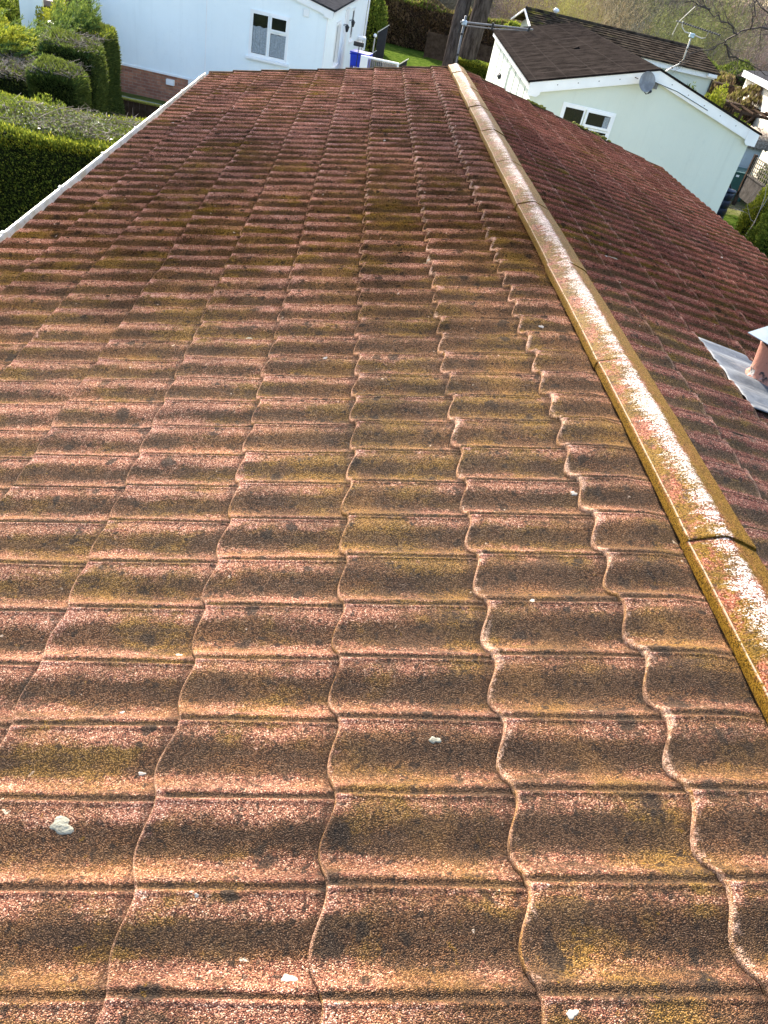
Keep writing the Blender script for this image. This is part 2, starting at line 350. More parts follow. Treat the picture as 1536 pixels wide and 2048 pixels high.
# ================================================================== OUR ROOF
TH = .2074; E = .369; S1 = .3436; PER = .1814; Y0 = -2.2; YV = 11.0
knots = np.array([(0, 29.5), (.012, 29), (.03, 26.8), (.05, 25.8), (.08, 25.8), (.13, 25.9), (.19, 24.8), (.26, 21.5), (.33, 16.5), (.41, 10.5), (.49, 5), (.56, 1.8), (.63, 1.4), (.69, 3.6), (.76, 9.5), (.8, 15.5), (.835, 21.5), (.86, 24.3), (.88, 24.2), (.9, 22.3), (.918, 20.8), (.932, 20.4), (.946, 20.8), (.96, 23.2), (.974, 27), (.986, 29.2), (1, 29.5)])
UU = np.array([0, .012, .026, .042, .07, .11, .16, .21, .26, .31, .36, .41, .46, .51, .56, .6, .64, .68, .72, .76, .8, .835, .865, .888, .904, .918, .932, .946, .96, .973, .986])
def profile(u): return (2*np.interp(u, knots[:, 0], knots[:, 1])+.5*np.interp((u+.008) % 1, knots[:, 0], knots[:, 1])+.5*np.interp((u-.008) % 1, knots[:, 0], knots[:, 1]))/3000.
def n1(t, seed):   # smooth 1D/2D pseudo noise
    return np.sin(t*1.7+seed)+.6*np.sin(t*4.1+seed*2.3)+.35*np.sin(t*9.7+seed*5.1)
dents = [(1.9, 5.5, .05, .22), (2.63, 5.5, .018, .3), (1.95, 4.3, .02, .35), (.62, 3.0, .016, .3), (2.1, 2.75, .018, .3), (2.2, 4.15, .02, .4), (1.35, 5.2, .012, .3), (2.5, 7.3, .014, .3)]
def roof_slope(side, yph, parent, mat, name):
    npan = int((YV-Y0)/PER)+2
    u = np.concatenate([k+UU for k in range(-1, npan)])              # runs towards the camera
    yb = YV+.0-(u-.72)*PER; keep = yb > Y0; u = u[keep]; yb = yb[keep]
    first = (yb < YV-.002); u = np.concatenate([[u[first][0]-.004], u[first]]); yb = np.concatenate([[YV], yb[first]])
    ph = u % 1; base = profile(ph); pn = base/.031; ny = len(yb)
    noses = [S1+E*k for k in range(-1, 8)]+[S1+E*7.85]
    V = []; F = []; PR = []; FR = []; DI = []; AS = []; cnt = 0
    for k in range(len(noses)-1):
        sa, sb = noses[k], noses[k+1]
        if k == 0: sa = .03
        rows = [(-.09, .004), (0, 0), (.12, 0), (.3, 0), (.5, 0), (.7, 0), (.85, 0), (.93, 0), (.955, -.0004), (.975, -.0012), (.99, .0002), (1.0, .0045), (1.004, .012), (1.003, .042)]
        tilt_k = rng.uniform(-.001, .001)
        for ri, (f, drop) in enumerate(rows):
            fi = min(f, 1); s_ = sa+(sb-sa)*fi
            wob = .0035*n1(yb*1.3, k*3.1+side)+.0015*n1(yb*6, k*1.7)
            sc = .011*(1-np.cos(2*PI*(ph-.03)))+.005*(1-pn)-.014+.004*np.sin(u*1.9+k*2.2)
            s = s_+((wob+sc)*(1 if f > .9 else f/.9) if f > 0 else 0)+(f-fi)*.5
            h = base*np.clip((s-.07)/.09, .25, 1)-.03+(.017 if side < 0 else .03)*fi-drop+.0012*n1(yb*.9+s_*2.1, k+side)*.8+tilt_k*fi
            yy = yb+.0035*n1(s_*1.1+u*.9, 1.3)*.6+.002*np.sin(u*1.4+k*2)
            yy[0] = YV
            for (ds, dy, da, dw) in dents:
                if side < 0:
                    e = np.exp(-((s-ds)/dw)**2-((yb-dy)/.07)**2); yy = yy+e*da*.6*np.sin((s-ds)/dw*4); h = h-e*da*.25
            x = side*(s*math.cos(TH)+h*math.sin(TH)); z = -s*math.sin(TH)+h*math.cos(TH)
            z = z-.018*np.exp(-((yb-6.5)/3)**2)*0+.006*np.sin(yb*.55+1)
            V.append(np.stack([x, yy, z], 1)); PR.append(np.clip(pn, 0, 1)); AS.append(np.exp(-((ph-.73)/.1)**2)); DI.append(np.exp(-((ph-.42)/.17)**2)+1.3*np.exp(-((ph-.925)/.03)**2)); FR.append(np.full(ny, f if ri < 11 else 1.03))  # DI marks film plus painted shade on sunless faces and grooves
            if ri:
                a = (cnt+ri-1)*ny+np.arange(ny-1); b = a+ny
                q = np.stack([a, a+1, b+1, b], 1); F.append(q if side < 0 else q[:, ::-1])
        cnt += len(rows)
    me = np_mesh(name, np.concatenate(V), np.concatenate(F), {'dirt_shade': np.concatenate(DI), 'rise': np.concatenate(AS), 'prof': np.concatenate(PR), 'fr': np.concatenate(FR)})
    return link(name, me, mat, parent, smooth=True)

house = empty('tiled_house', (0, 4.4, GZ), label='house under the long red-brown moss-stained tiled roof that fills the foreground', cat='house')
house_inv = Matrix.Translation((0, -4.4, -GZ))
def adopt(o, root): o.parent = root; o.matrix_parent_inverse = Matrix.Translation(-Vector(root.location)) if root.rotation_euler.z == 0 else root.matrix_basis.inverted(); return o
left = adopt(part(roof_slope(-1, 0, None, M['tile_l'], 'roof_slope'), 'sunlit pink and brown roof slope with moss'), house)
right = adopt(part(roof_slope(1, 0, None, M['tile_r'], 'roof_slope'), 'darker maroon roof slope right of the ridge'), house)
# ridge caps
cp = [(-.108, -.032), (-.1068, -.012), (-.1055, -.004), (-.102, .0008), (-.098, .002), (-.08, .0085), (-.055, .0173), (-.03, .0258), (-.013, .0313), (0, .0338), (.013, .0313), (.03, .0258), (.055, .0173), (.08, .0085), (.102, .0005), (.1055, -.004), (.1068, -.012), (.108, -.032)]
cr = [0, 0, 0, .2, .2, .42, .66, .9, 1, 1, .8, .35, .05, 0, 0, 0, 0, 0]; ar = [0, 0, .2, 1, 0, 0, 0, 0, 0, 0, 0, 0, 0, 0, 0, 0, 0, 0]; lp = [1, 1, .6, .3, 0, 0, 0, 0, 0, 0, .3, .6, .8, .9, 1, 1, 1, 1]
def cap(y0, y1, i):
    ys = [y0, y0+.004, y0+.01]+list(np.linspace(y0+.06, y1-.02, 9))+[y1]
    V = []; F = []; C1 = []; C2 = []; C3 = []; n = len(cp); dz = rng.uniform(-.0025, .0025); dx = rng.uniform(-.004, .004); yaw_ = rng.uniform(-.003, .003)
    for j, y in enumerate(ys):
        t = (y-y0)/(y1-y0); sc = 1.0+(.012 if t < .06 else 0)-(.012 if j == 0 else 0)
        lift = .004*(1-t)-(.0015 if j == 0 else 0)+.0015*math.sin(y*5+i)
        for q, (x, z) in enumerate(cp):
            V.append((x*sc+dx+yaw_*(y-y0), y-y0, .007+z+lift+dz+.006*math.sin(y*.55+1)+.0012*math.sin(y*17+q))); C1.append(cr[q]); C2.append(lp[q]); C3.append(ar[q])
    for j in range(len(ys)-1):
        for q in range(n-1): a = j*n+q; F.append((a, a+1, a+n+1, a+n))
    k = len(V); V += [(v[0]*.97, v[1]+.0, v[2]-.005) for v in V[:n]]; C1 += [0]*n; C2 += [1]*n; C3 += [0]*n
    F += [(q+1, q, k+q, k+q+1) for q in range(n-1)]
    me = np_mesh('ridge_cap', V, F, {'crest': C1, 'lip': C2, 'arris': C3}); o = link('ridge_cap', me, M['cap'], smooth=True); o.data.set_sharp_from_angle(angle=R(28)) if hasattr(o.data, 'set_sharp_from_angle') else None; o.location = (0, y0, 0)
    return adopt(o, house)
yj = 1.55-1.099*3; i = 0
while yj < 10.9:
    y1 = min(yj+1.099+.02, 11.03)
    if 11.03-(yj+1.099) < .15: y1 = 11.03
    cap(yj+.001, y1, i); i += 1; yj += 1.099
    if y1 >= 11.03: break
# gable verge trims: stepped pieces, rough and mossy
for side in (-1, 1):
    mb = MB(); s = .1
    for k in range(9):
        s0, s1_ = (S1+E*(k-1) if k else .09), min(S1+E*k, S1+E*7.85)
        if k == 8: s1_ = S1+E*7.85
        h0, h1 = .016+rng.uniform(-.002, .002), .03+rng.uniform(-.003, .003)
        P = [(s0, h0), (s1_, h1), (s1_, -.07), (s0, -.07)]
        poly = [(side*(a*math.cos(TH)+b*math.sin(TH)), -a*math.sin(TH)+b*math.cos(TH)) for a, b in P]
        mb.prism(poly, YV-.012+rng.uniform(-.004, .004), YV+.035)
    adopt(part(mb.build('verge_trim', M['verge'], bevel=.004), 'brown stepped verge trim on the far gable'), house)
    for s in (([1.2, 1.9, 2.2] if side > 0 else [])):
        b = MB(); 
        for q in range(26):
            a = s+rng.normal(0, .07); h = .024+abs(rng.normal(0, .01)); yv = YV+.01+rng.normal(0, .02)
            c = Vector((side*(a*math.cos(TH)+h*math.sin(TH)), yv, -a*math.sin(TH)+h*math.cos(TH)))
            Mx = Matrix.Translation(c) @ Matrix.Rotation(rng.uniform(0, 6), 4, 'Z') @ Matrix.Diagonal((.03, .022, .012, 1))
            b.lathe([(0, -1), (.8, -.6), (1, 0), (.8, .6), (0, 1)], 7, M=Mx)
        adopt(b.build('moss_clump', M['moss'], smooth=True), house)
# eaves: fascia + gutter
sE = S1+E*7.85; xe = sE*math.cos(TH); ze = -sE*math.sin(TH)
for side in (-1, 1):
    adopt(MB().box(min(side*(xe-.05), side*(xe-.07)), max(side*(xe-.05), side*(xe-.07)), Y0, YV-.02, ze-.2, ze-.012).build('fascia', M['white']), house)
    if side > 0: continue
    prof = [(.0, .0), (.003, -.03), (.02, -.055), (.05, -.066), (.08, -.055), (.1, -.028), (.105, .004), (.114, .006), (.113, .012), (.101, .011), (.096, .0), (.09, -.024), (.075, -.045), (.05, -.055), (.026, -.045), (.01, -.022), (.006, 0)]
    poly = [(side*(xe-.048+a), ze-.015+b) for a, b in prof]
    mb = MB(); n_ = len(poly); b0 = 0
    mb.prism(poly if side > 0 else poly[::-1], Y0, YV+.04)
    gt = adopt(part(mb.build('gutter', M['gutter'], smooth=False), 'white plastic half-round gutter along the eave'), house)
    for yy in np.arange(-1.6, 11, 1.02):
        c = MB(); x0 = side*(xe-.048); 
        pr = [(-.0, .004), (-.001, -.034), (.018, -.061), (.05, -.073), (.083, -.061), (.106, -.03), (.112, .004), (.119, .005), (.119, .019), (.1, .018), (.1, .013), (.117, .012), (.108, -.02), (.08, -.058), (.05, -.069), (.02, -.058), (.002, -.03), (.003, .004)]
        pl = [(x0+side*a, ze-.015+b) for a, b in pr]
        c.prism(pl if side > 0 else pl[::-1], yy, yy+.035)
        o = c.build('gutter_clip', M['gutter'], gt)
# walls of our house
adopt(MB().box(-xe+.22, xe-.22, Y0+.2, YV-.1, GZ, ze-.02).build('wall', M['cream_wall']), house)
mb = MB(); mb.prism([(-xe+.22, ze-.02), (xe-.22, ze-.02), (0, -.12)], YV-.13, YV-.1); adopt(mb.build('gable', M['cream_wall']), house)

# lichens and droppings on the tiles (small thin crusts)
def on_slope(side, s, y, h): return Vector((side*(s*math.cos(TH)+h*math.sin(TH)), y, -s*math.sin(TH)+h*math.cos(TH)))
M['lichen'] = simple('grey_lichen', (.24, .225, .17), .95, .1, var=.25, scale=120, bump=.003, bscale=150)
M['dropping'] = simple('pale_dropping', (.33, .29, .24), .8, .2, var=.15, scale=90)
import bmesh
from mathutils.bvhtree import BVHTree
def bvh(o): me = o.data; return BVHTree.FromPolygons([v.co[:] for v in me.vertices], [p.vertices[:] for p in me.polygons])
BV = {-1: bvh(left), 1: bvh(right)}
def crust(side, s, y, r, mat, name, ecc=1.5):
    nrm = Vector((side*math.sin(TH), 0, math.cos(TH))); o0 = on_slope(side, s, y, .3)
    ax = Vector((side*math.cos(TH), 0, -math.sin(TH))); ay = Vector((0, 1, 0)); b = MB()
    nr = 24; rings = [(1, -.0008), (.9, .0004), (.6, .0007), (.25, .0008)]; r = r*(.8 if 'lichen' in name else .62)
    a0 = rng.uniform(0, 6); ph = rng.uniform(0, 6, 3)
    for rr, hh in rings:
        for k in range(nr):
            t = 2*PI*k/nr; q = r*rr*(1+.22*math.sin(2*t+ph[0])+.16*math.sin(3*t+ph[1])+.12*math.sin(5*t+ph[2]))
            p = o0+ax*(q*math.cos(t)*ecc)+ay*(q*math.sin(t)); hit = BV[side].ray_cast(p, -nrm)[0] or p-nrm*.28
            b.v.append(tuple(hit+nrm*(hh+rng.uniform(0, .0003))))
    for i in range(3):
        for k in range(nr): b.f.append((i*nr+k, i*nr+(k+1) % nr, (i+1)*nr+(k+1) % nr, (i+1)*nr+k))
    b.f.append(tuple(3*nr+k for k in range(nr)))
    o = b.build(name, mat, smooth=True); adopt(o, house); o.parent = left if side < 0 else right; o.matrix_parent_inverse = (left if side < 0 else right).matrix_parent_inverse.inverted() @ Matrix.Identity(4)
    pr_ = left if side < 0 else right; o.matrix_parent_inverse = (house.matrix_basis @ pr_.matrix_parent_inverse @ pr_.matrix_basis).inverted()
for s, y, r, k in [(1.619, .745, .02, 0), (1.581, 1.03, .0065, 1), (1.486, 1.203, .009, 1), (1.495, .873, .008, 1), (.571, 1.348, .009, 1), (1.133, .473, .013, 1), (.854, .931, .010, 0), (1.567, 3.022, .028, 0), (.66, .407, .011, 1), (1.314, .601, .005, 1), (2.578, 7.887, .02, 1), (3.008, 7.865, .012, 1), (1.56, 10.24, .015, 1), (1.297, 9.27, .012, 1), (.361, 1.827, .012, 1), (2.637, 5.518, .018, 0), (.728, 3.957, .014, 0), (.25, 3.074, .012, 1), (1.21, 2.781, .01, 1), (2.2, 8.4, .01, 1), (1.9, 6.3, .012, 1), (.95, 6.9, .012, 1)]:
    crust(-1, s, y, r, M['dropping' if k else 'lichen'], 'dropping' if k else 'lichen_patch')
for s, y, r, k in [(.533, 4.505, .035, 0), (.43, 4.42, .01, 1), (.646, 6.27, .015, 1), (1.476, 6.551, .016, 1), (2.535, 10.1, .02, 1), (1.0, 7.6, .012, 1), (2.1, 6.2, .014, 1), (.38, 2.62, .012, 1)]:
    crust(1, s, y, r, M['dropping' if k else 'lichen'], 'dropping' if k else 'lichen_patch')

# lead flashing and flue on the right slope
def lead_mat():
    n = N('lead_sheet', .6, .35, .1); c = n.mix(n.sm(n.noise(9, 6, .7), .3, .7), (.06, .066, .075), (.125, .135, .15))
    c = n.mix(n.mul(n.sm(n.noise(1, 4, .7, n.scl(n.g, (4, 30, 4))), .55, .75), .6), c, (.3, .28, .25)); n.col(c); n.bump(n.noise(30, 4), .003); return n.m
fl = []
NY, NS = 60, 40; Vf = []; 
ylo, yhi = 2.78, 3.5
for i in range(NY):
    y = ylo+(yhi-ylo)*i/(NY-1)
    for j in range(NS):
        smax = 1.02 if y > 3.44 else 1.45
        s = .722+(smax-.722)*j/(NS-1)
        if y > 3.3: s = .722+(min(smax, 1.0+(3.5-y)*1.2)-.722)*j/(NS-1) if y > 3.42 else s
        o0 = on_slope(1, s, y, .3); nrm = Vector((math.sin(TH), 0, math.cos(TH))); hit = BV[1].ray_cast(o0, -nrm)[0]
        d = (hit-o0).length if hit else .28
        fl.append(.3-d); Vf.append((s, y))
H = np.array(fl).reshape(NY, NS)
H = H*.45+(H.max()-.006)*.55
for _ in range(3):                    # dressed over the corrugation, softened
    Hp = np.pad(H, 1, mode='edge'); H = np.maximum(H, (Hp[:-2, 1:-1]+Hp[2:, 1:-1]+Hp[1:-1, :-2]+Hp[1:-1, 2:])/4)
Vn = []
for q, (s, y) in enumerate(Vf):
    i, j = divmod(q, NS); e = .0035 if 0 < i < NY-1 and 0 < j else .0015
    Vn.append(tuple(on_slope(1, s, y, H[i, j]+e)))
Fn = [(i*NS+j, i*NS+j+1, (i+1)*NS+j+1, (i+1)*NS+j) for i in range(NY-1) for j in range(NS-1)]
me = np_mesh('lead_flashing', Vn, Fn); fo = link('lead_flashing', me, lead_mat(), smooth=True)
md = fo.modifiers.new('t', 'SOLIDIFY'); md.thickness = .0025; md.offset = 1
adopt(part(fo, 'grey lead flashing dressed over the tiles'), house)
n = N('flue_clay_and_mortar', .85, .2); n.col(n.mix(n.sm(n.noise(9, 5, .7), .53, .6), (.36, .16, .11), n.mix(n.sm(n.noise(26, 4), .5, .6), (.03, .03, .03), (.4, .37, .34)))); n.bump(n.noise(60, 4), .004)
pb = on_slope(1, 1.0, 3.22, .0)
fb = MB().lathe([(.17, -.02), (.14, .015), (.1, .032), (.082, .055), (.084, .1), (.096, .185), (.1, .2), (.085, .2), (.07, .1)], 28, c=pb); adopt(part(fb.build('flue_pipe', n.m, smooth=True), 'terracotta flue with sooty mortar collar'), house)
Mx = Matrix.Translation(pb+Vector((.0, -.0, .225))) @ Matrix.Rotation(R(40), 4, 'Z') @ Matrix.Rotation(R(4), 4, 'X')
cw = MB().box(-.135, .135, -.135, .135, 0, .004, M=Mx); Mi = Mx @ Matrix.Translation((0, 0, .006))
cw.lathe([(.03, 0), (.028, .006), (.0, .007)], 14, M=Mi); cw.tube([Mx @ Vector((-.05, 0, -.05)), Mx @ Vector((-.05, 0, 0))], .006); cw.tube([Mx @ Vector((.05, 0, -.05)), Mx @ Vector((.05, 0, 0))], .006)
adopt(cw.build('flue_cowl', simple('grey_cowl', (.2, .23, .25), .6, .1), bevel=.002), house)

# ================================================================== NEIGHBOUR HOUSES
def window(parent, Mw, w, h, lights, net=True, sill=True, name='window', depth=.05):
    """frame in local x (right), z (up) with outward -y; lights = list of (x0,x1,z0,z1,opening)"""
    f = MB(); t = .05
    def fr(x0, x1, z0, z1, t, y0, y1):
        f.box(x0, x0+t, y0, y1, z0, z1, Mw); f.box(x1-t, x1, y0, y1, z0, z1, Mw); f.box(x0+t, x1-t, y0, y1, z0, z0+t, Mw); f.box(x0+t, x1-t, y0, y1, z1-t, z1, Mw)
    fr(0, w, 0, h, t, -.03, .05)
    for (x0, x1, z0, z1, op) in lights:
        fr(x0, x1, z0, z1, .045 if op else .03, -.05 if op else -.025, .04)
    root = f.build(name, M['white'], parent)
    for (x0, x1, z0, z1, op) in lights: MB().box(x0+.02, x1-.02, -.012, -.006, z0+.02, z1-.02, Mw).build('pane', M['glass'], root)
    if sill: MB().box(-.06, w+.06, -.09, .0, -.07, -.002, Mw).build('sill', M['white'], root, bevel=.008)
    return root
def net_curtain(root, Mw, x0, x1, z0, z1):
    n_ = int((x1-x0)/.012); V = []; F = []
    for i in range(n_+1):
        x = x0+(x1-x0)*i/n_; y = -.0205+.0035*math.sin(x*95)+.002*math.sin(x*41)
        if math.sin(x*52) > .35: y += .004
        V += [tuple(Mw @ Vector((x, y, z))) for z in (z0, z1+.012*math.sin(x*30))]
    for i in range(n_): F.append((2*i, 2*i+2, 2*i+3, 2*i+1))
    b = MB(); b.v = V; b.f = F; b.build('net_curtain', M['net'], root)

# ---- blue house
bh = empty('blue_house', (-2.27, 22.78, GZ), R(-4), label='pale blue rendered bungalow on a brick skirt beyond the far gable', cat='house')
WB = 6.2; LB = 13.0; ez = 2.93; sk_ = .70
mb = MB().prism([(-WB, sk_), (0, sk_), (0, ez), (-WB/2, ez+.66), (-WB, ez)], 0, LB); mb.build('wall', M['blue_wall'], bh)
MB().box(-WB+.03, -.03, .03, LB-.03, 0, sk_).build('skirting_wall', M['brick'], bh)
MB().box(-WB-.01, .012, -.025, .0, sk_-.035, sk_+.012).build('drip_trim', M['white'], bh)
for x in (-3.17,): MB().box(x-.012, x+.012, -.008, 0, sk_+.02, ez+.6).build('cover_strip', M['white'], bh)
MB().box(-.03, .006, -.012, .01, sk_+.02, ez-.03).build('cover_strip', M['white'], bh); MB().box(-WB-.006, -WB+.04, -.012, .01, sk_+.02, ez-.03).build('cover_strip', M['white'], bh)
sl_ = .66/(WB/2)
for sd in (-1, 1):
    P = [(-WB/2, ez+.72), (-WB/2+sd*(WB/2+.12), ez+.72-sl_*(WB/2+.12)), (-WB/2+sd*(WB/2+.12), ez+.57-sl_*(WB/2+.12)), (-WB/2, ez+.54)]
    mb = MB().prism(P, -.06, -.025); mb.box(*(sorted((-WB/2+sd*(WB/2+.13), -WB/2+sd*(WB/2-.12)))), -.07, -.02, ez-.13, ez+.05); mb.build('bargeboard', M['white'], bh)
    P = [(-WB/2, ez+.77), (-WB/2+sd*(WB/2+.16), ez+.77-sl_*(WB/2+.16)), (-WB/2+sd*(WB/2+.16), ez+.725-sl_*(WB/2+.16)), (-WB/2, ez+.725)]
    MB().prism(P, -.08, LB+.1).build('roof', M['dark_felt'], bh)
    xx = sorted((-WB/2+sd*(WB/2+.02), -WB/2+sd*(WB/2+.13))); MB().box(*xx, 0, LB, ez-.06, ez+.0).build('gutter', M['white'], bh)
Mw = Matrix.Translation((-2.02, 0, 1.57))
wn = window(bh, Mw, 1.04, 1.05, [(.05, .5, .05, 1.0, 0), (.53, 1.0, .66, 1.01, 1), (.53, 1.0, .05, .64, 0)])
net_curtain(wn, Mw, .09, .47, .09, .7); net_curtain(wn, Mw, .57, .97, .09, .6)
MB().box(-.66, -.5, -.03, 0, 2.72, 2.9).build('vent', M['white'], bh, bevel=.01)
MB().box(-4.22, -4.0, -.07, .03, .44, .58).build('vent', M['white'], bh, bevel=.01) 
MB().box(-3.62, -3.15, -.02, .03, 0, sk_-.04).build('access_panel', M['white'], bh)
# right side wall: windows, door, lamps
def side_M(y, z): return Matrix.Translation((0, y, z)) @ Matrix.Rotation(R(90), 4, 'Z')
window(bh, side_M(2.2, 1.45), 1.0, 1.1, [(.05, .48, .05, 1.05, 0), (.52, .95, .05, 1.05, 1)])
window(bh, side_M(6.6, 1.7), .8, .95, [(.05, .75, .05, .9, 0)])
MB().box(.0, .05, 4.4, 5.3, .75, 2.75).build('door', M['white'], bh, bevel=.01)
for y in (4.15, 6.0):
    b = MB().tube([(.0, y, 2.35), (.1, y, 2.38), (.13, y, 2.34)], .012); b.lathe([(.0, .1), (.07, .03), (.06, 0), (.035, -.1), (0, -.12)], 10, c=(.13, y, 2.3)); b.build('wall_lamp', M['black'], bh)
b = MB().tube([(.06, LB-.1, .1), (.06, LB-.1, 2.8)], .034); b.build('downpipe', M['white'], bh)
# railing, bin etc. by its door
def at_b(x, y): v = bh.matrix_basis @ Vector((x, y, 0)); return v.x, v.y
rx, ry = at_b(.45, 3.2)
rl = empty('handrail', (rx, ry, GZ), R(-4), label='black metal handrail beside the blue house steps', cat='handrail')
b = MB()
b.tube([(0, 0, 0), (0, 0, 1.35), (.0, .0, 1.36), (.0, 1.6, 1.36), (0, 1.6, 0)], .018, 8); b.build('top_rail', M['black'], rl)
for k in range(1, 6): MB().tube([(0, .27*k, .1), (0, .27*k, 1.35)], .009, 6).build('baluster', M['black'], rl)
MB().tube([(0, 0, 1.3), (.25, 0, .9), (.3, 0, 0)], .016, 8).build('stay', M['black'], rl)

def wheelie(x, y, z, rz, mat, lab):
    t = empty('wheeled_bin', (x, y, z), rz, label=lab, cat='bin')
    b = MB(); z0, z1 = .12, .98
    P0 = [(-.22, -.24), (.22, -.24), (.22, .2), (-.22, .2)]; P1 = [(-.29, -.3), (.29, -.3), (.29, .3), (-.29, .3)]
    b.v = [(x_, y_, z0) for x_, y_ in P0]+[(x_, y_, z1) for x_, y_ in P1]; b.f = [(3, 2, 1, 0), (4, 5, 6, 7)]+[(i, (i+1) % 4, 4+(i+1) % 4, 4+i) for i in range(4)]
    b.box(-.31, .31, -.32, .31, .93, .97); b.build('body', mat, t, bevel=.02)
    l = MB().box(-.3, .3, -.34, .33, .985, 1.03); l.tube([(-.24, .36, 1.0), (.24, .36, 1.0)], .018); l.build('lid', mat, t, bevel=.02)
    for sx in (-.25, .25): MB().tube([(sx-.03, .25, .11), (sx+.03, .25, .11)], .11, 16).build('wheel', M['black'], t)
    b = MB(); 
    for q in range(5): b.box(-.14+q*.055, -.11+q*.055, -.295, -.285, .55+.03*(q % 2), .64); 
    b.build('stencil', M['white'], t); return t
wheelie(-1.3, 26.9, -2.87, R(-12), M['bin_blue'], 'bright blue wheeled bin behind the black handrail by the blue house')
st = empty('doorstep', (-1.35, 27.0, GZ), R(-4), label='low paved step platform under the blue bin', cat='step')
MB().box(-.75, .55, -1.0, 1.3, 0, .73).build('slab', simple('concrete', (.3, .28, .25), .9), st, bevel=.02)
br = empty('broom', (-1.42, 26.2, -2.87), label='black broom standing head up beside the blue bin', cat='broom')
MB().tube([(0, 0, 0), (.02, .1, 1.25)], .013).build('handle', M['black'], br); MB().box(-.16, .16, .06, .14, 1.22, 1.34).build('head', M['black'], br, bevel=.02)
# white lounger-like slatted panel
sp = empty('slatted_gate', (-1.1, 25.0, GZ), R(4), label='white frame with grey slats leaning just beyond the far gable', cat='gate')
Ms = Matrix.Translation((0, 0, 1.13)) @ Matrix.Rotation(R(0), 4, 'X')
f = MB(); f.box(-.2, .95, -.03, .03, .72, .77, Ms); f.box(-.2, .02, -.035, .035, -1.0, .74, Ms); f.box(.9, .95, -.03, .03, -1.0, .72, Ms); f.build('frame', M['white'], sp, bevel=.01)
for k in range(15): MB().box(.04+k*.058, .075+k*.058, -.012, .012, -.95, .7, Ms).build('slat', M['alu'], sp)
n = simple('pale_slate_edge', (.6, .56, .5), .7)
for (x, y, h, lean, lab) in [(-.62, 34.0, 2.0, .0, 'tallest black pointed board upright by the gravel track'), (-1.0, 30.5, 1.45, .0, 'short black pointed board next to the blue bin'), (.25, 32.0, 1.25, 0, 'black pointed board standing alone right of the slatted frame')]:
    t = empty('pointed_board', (x, y, GZ), R(-8), label=lab, cat='board')
    MB().prism([(-.17, 0), (.17, 0), (.17, h), (-.17, h-.28)], 0, .06).build('board', M['black'], t)
    MB().prism([(-.2, h-.29), (.2, h+.03), (.2, h+.06), (-.2, h-.25)], -.03, .09).build('capping', n, t)
# small porch items behind corner
t = empty('porch_canopy', (-1.3, 33.2, GZ), label='small white porch canopy at the far corner of the blue house', cat='porch')
MB().box(-.25, .06, -.2, .4, 1.45, 1.55).build('canopy', M['white'], t, bevel=.02); MB().box(.03, .08, -.28, -.22, 0, 1.55).build('post', M['white'], t)
t = empty('standard_lamp_post', (-.9, 33.0, GZ), label='slim pale post with white globe near the porch canopy', cat='garden lamp')
MB().tube([(0, 0, 0), (0, 0, 1.6)], .025).build('post', M['offwhite_pole'], t); MB().lathe([(0, -.07), (.05, -.05), (.07, 0), (.05, .05), (0, .07)], 14, c=(0, 0, 1.7)).build('globe', M['white'], t, smooth=True)

# ---- front pale green house
GR = R(-3.2)
gh = empty('green_house', (2.5, 18.02, GZ), GR, label='pale mint green bungalow with white bargeboards and a grey felt roof', cat='house')
WG, LG, egz, rg = 5.03, 11.6, 2.86, 3.56
def g_roof_mat():
    n = N('felt_shingle_roof', .95, 0).obj(); x, y, z = n.sep(n.g)
    c = n.mix(n.sm(n.noise(3, 6, .7), .3, .7), (.009, .0075, .007), (.024, .0195, .0175))
    ln = n.math('PINGPONG', n.add(y, n.mul(n.noise(3, 2), .03)), .43); c = n.mix(n.mul(n.sm(ln, .02, .0, 0, 1), .5), c, (.075, .065, .055))
    lx = n.math('PINGPONG', n.add(x, 0), .31); c = n.mix(n.mul(n.sm(lx, .015, .0, 0, 1), .3), c, (.06, .05, .045))
    c = n.mix(n.mul(n.sm(n.noise(25, 4, .7), .62, .7), .4), c, (.08, .07, .06))
    n.col(c); n.bump(n.noise(40, 3), .006); return n.m
M['felt_roof'] = g_roof_mat()
MB().prism([(0, .7), (WG, .7), (WG, egz), (WG/2, rg-.06), (0, egz)], 0, LG).build('wall', M['green_wall'], gh)
MB().box(.05, WG-.05, .05, LG-.05, 0, .7).build('skirting_wall', M['brick'], gh)
MB().box(-.01, WG+.01, -.02, 0, .66, .71).build('drip_trim', M['white'], gh)
sg = (rg-egz)/(WG/2)
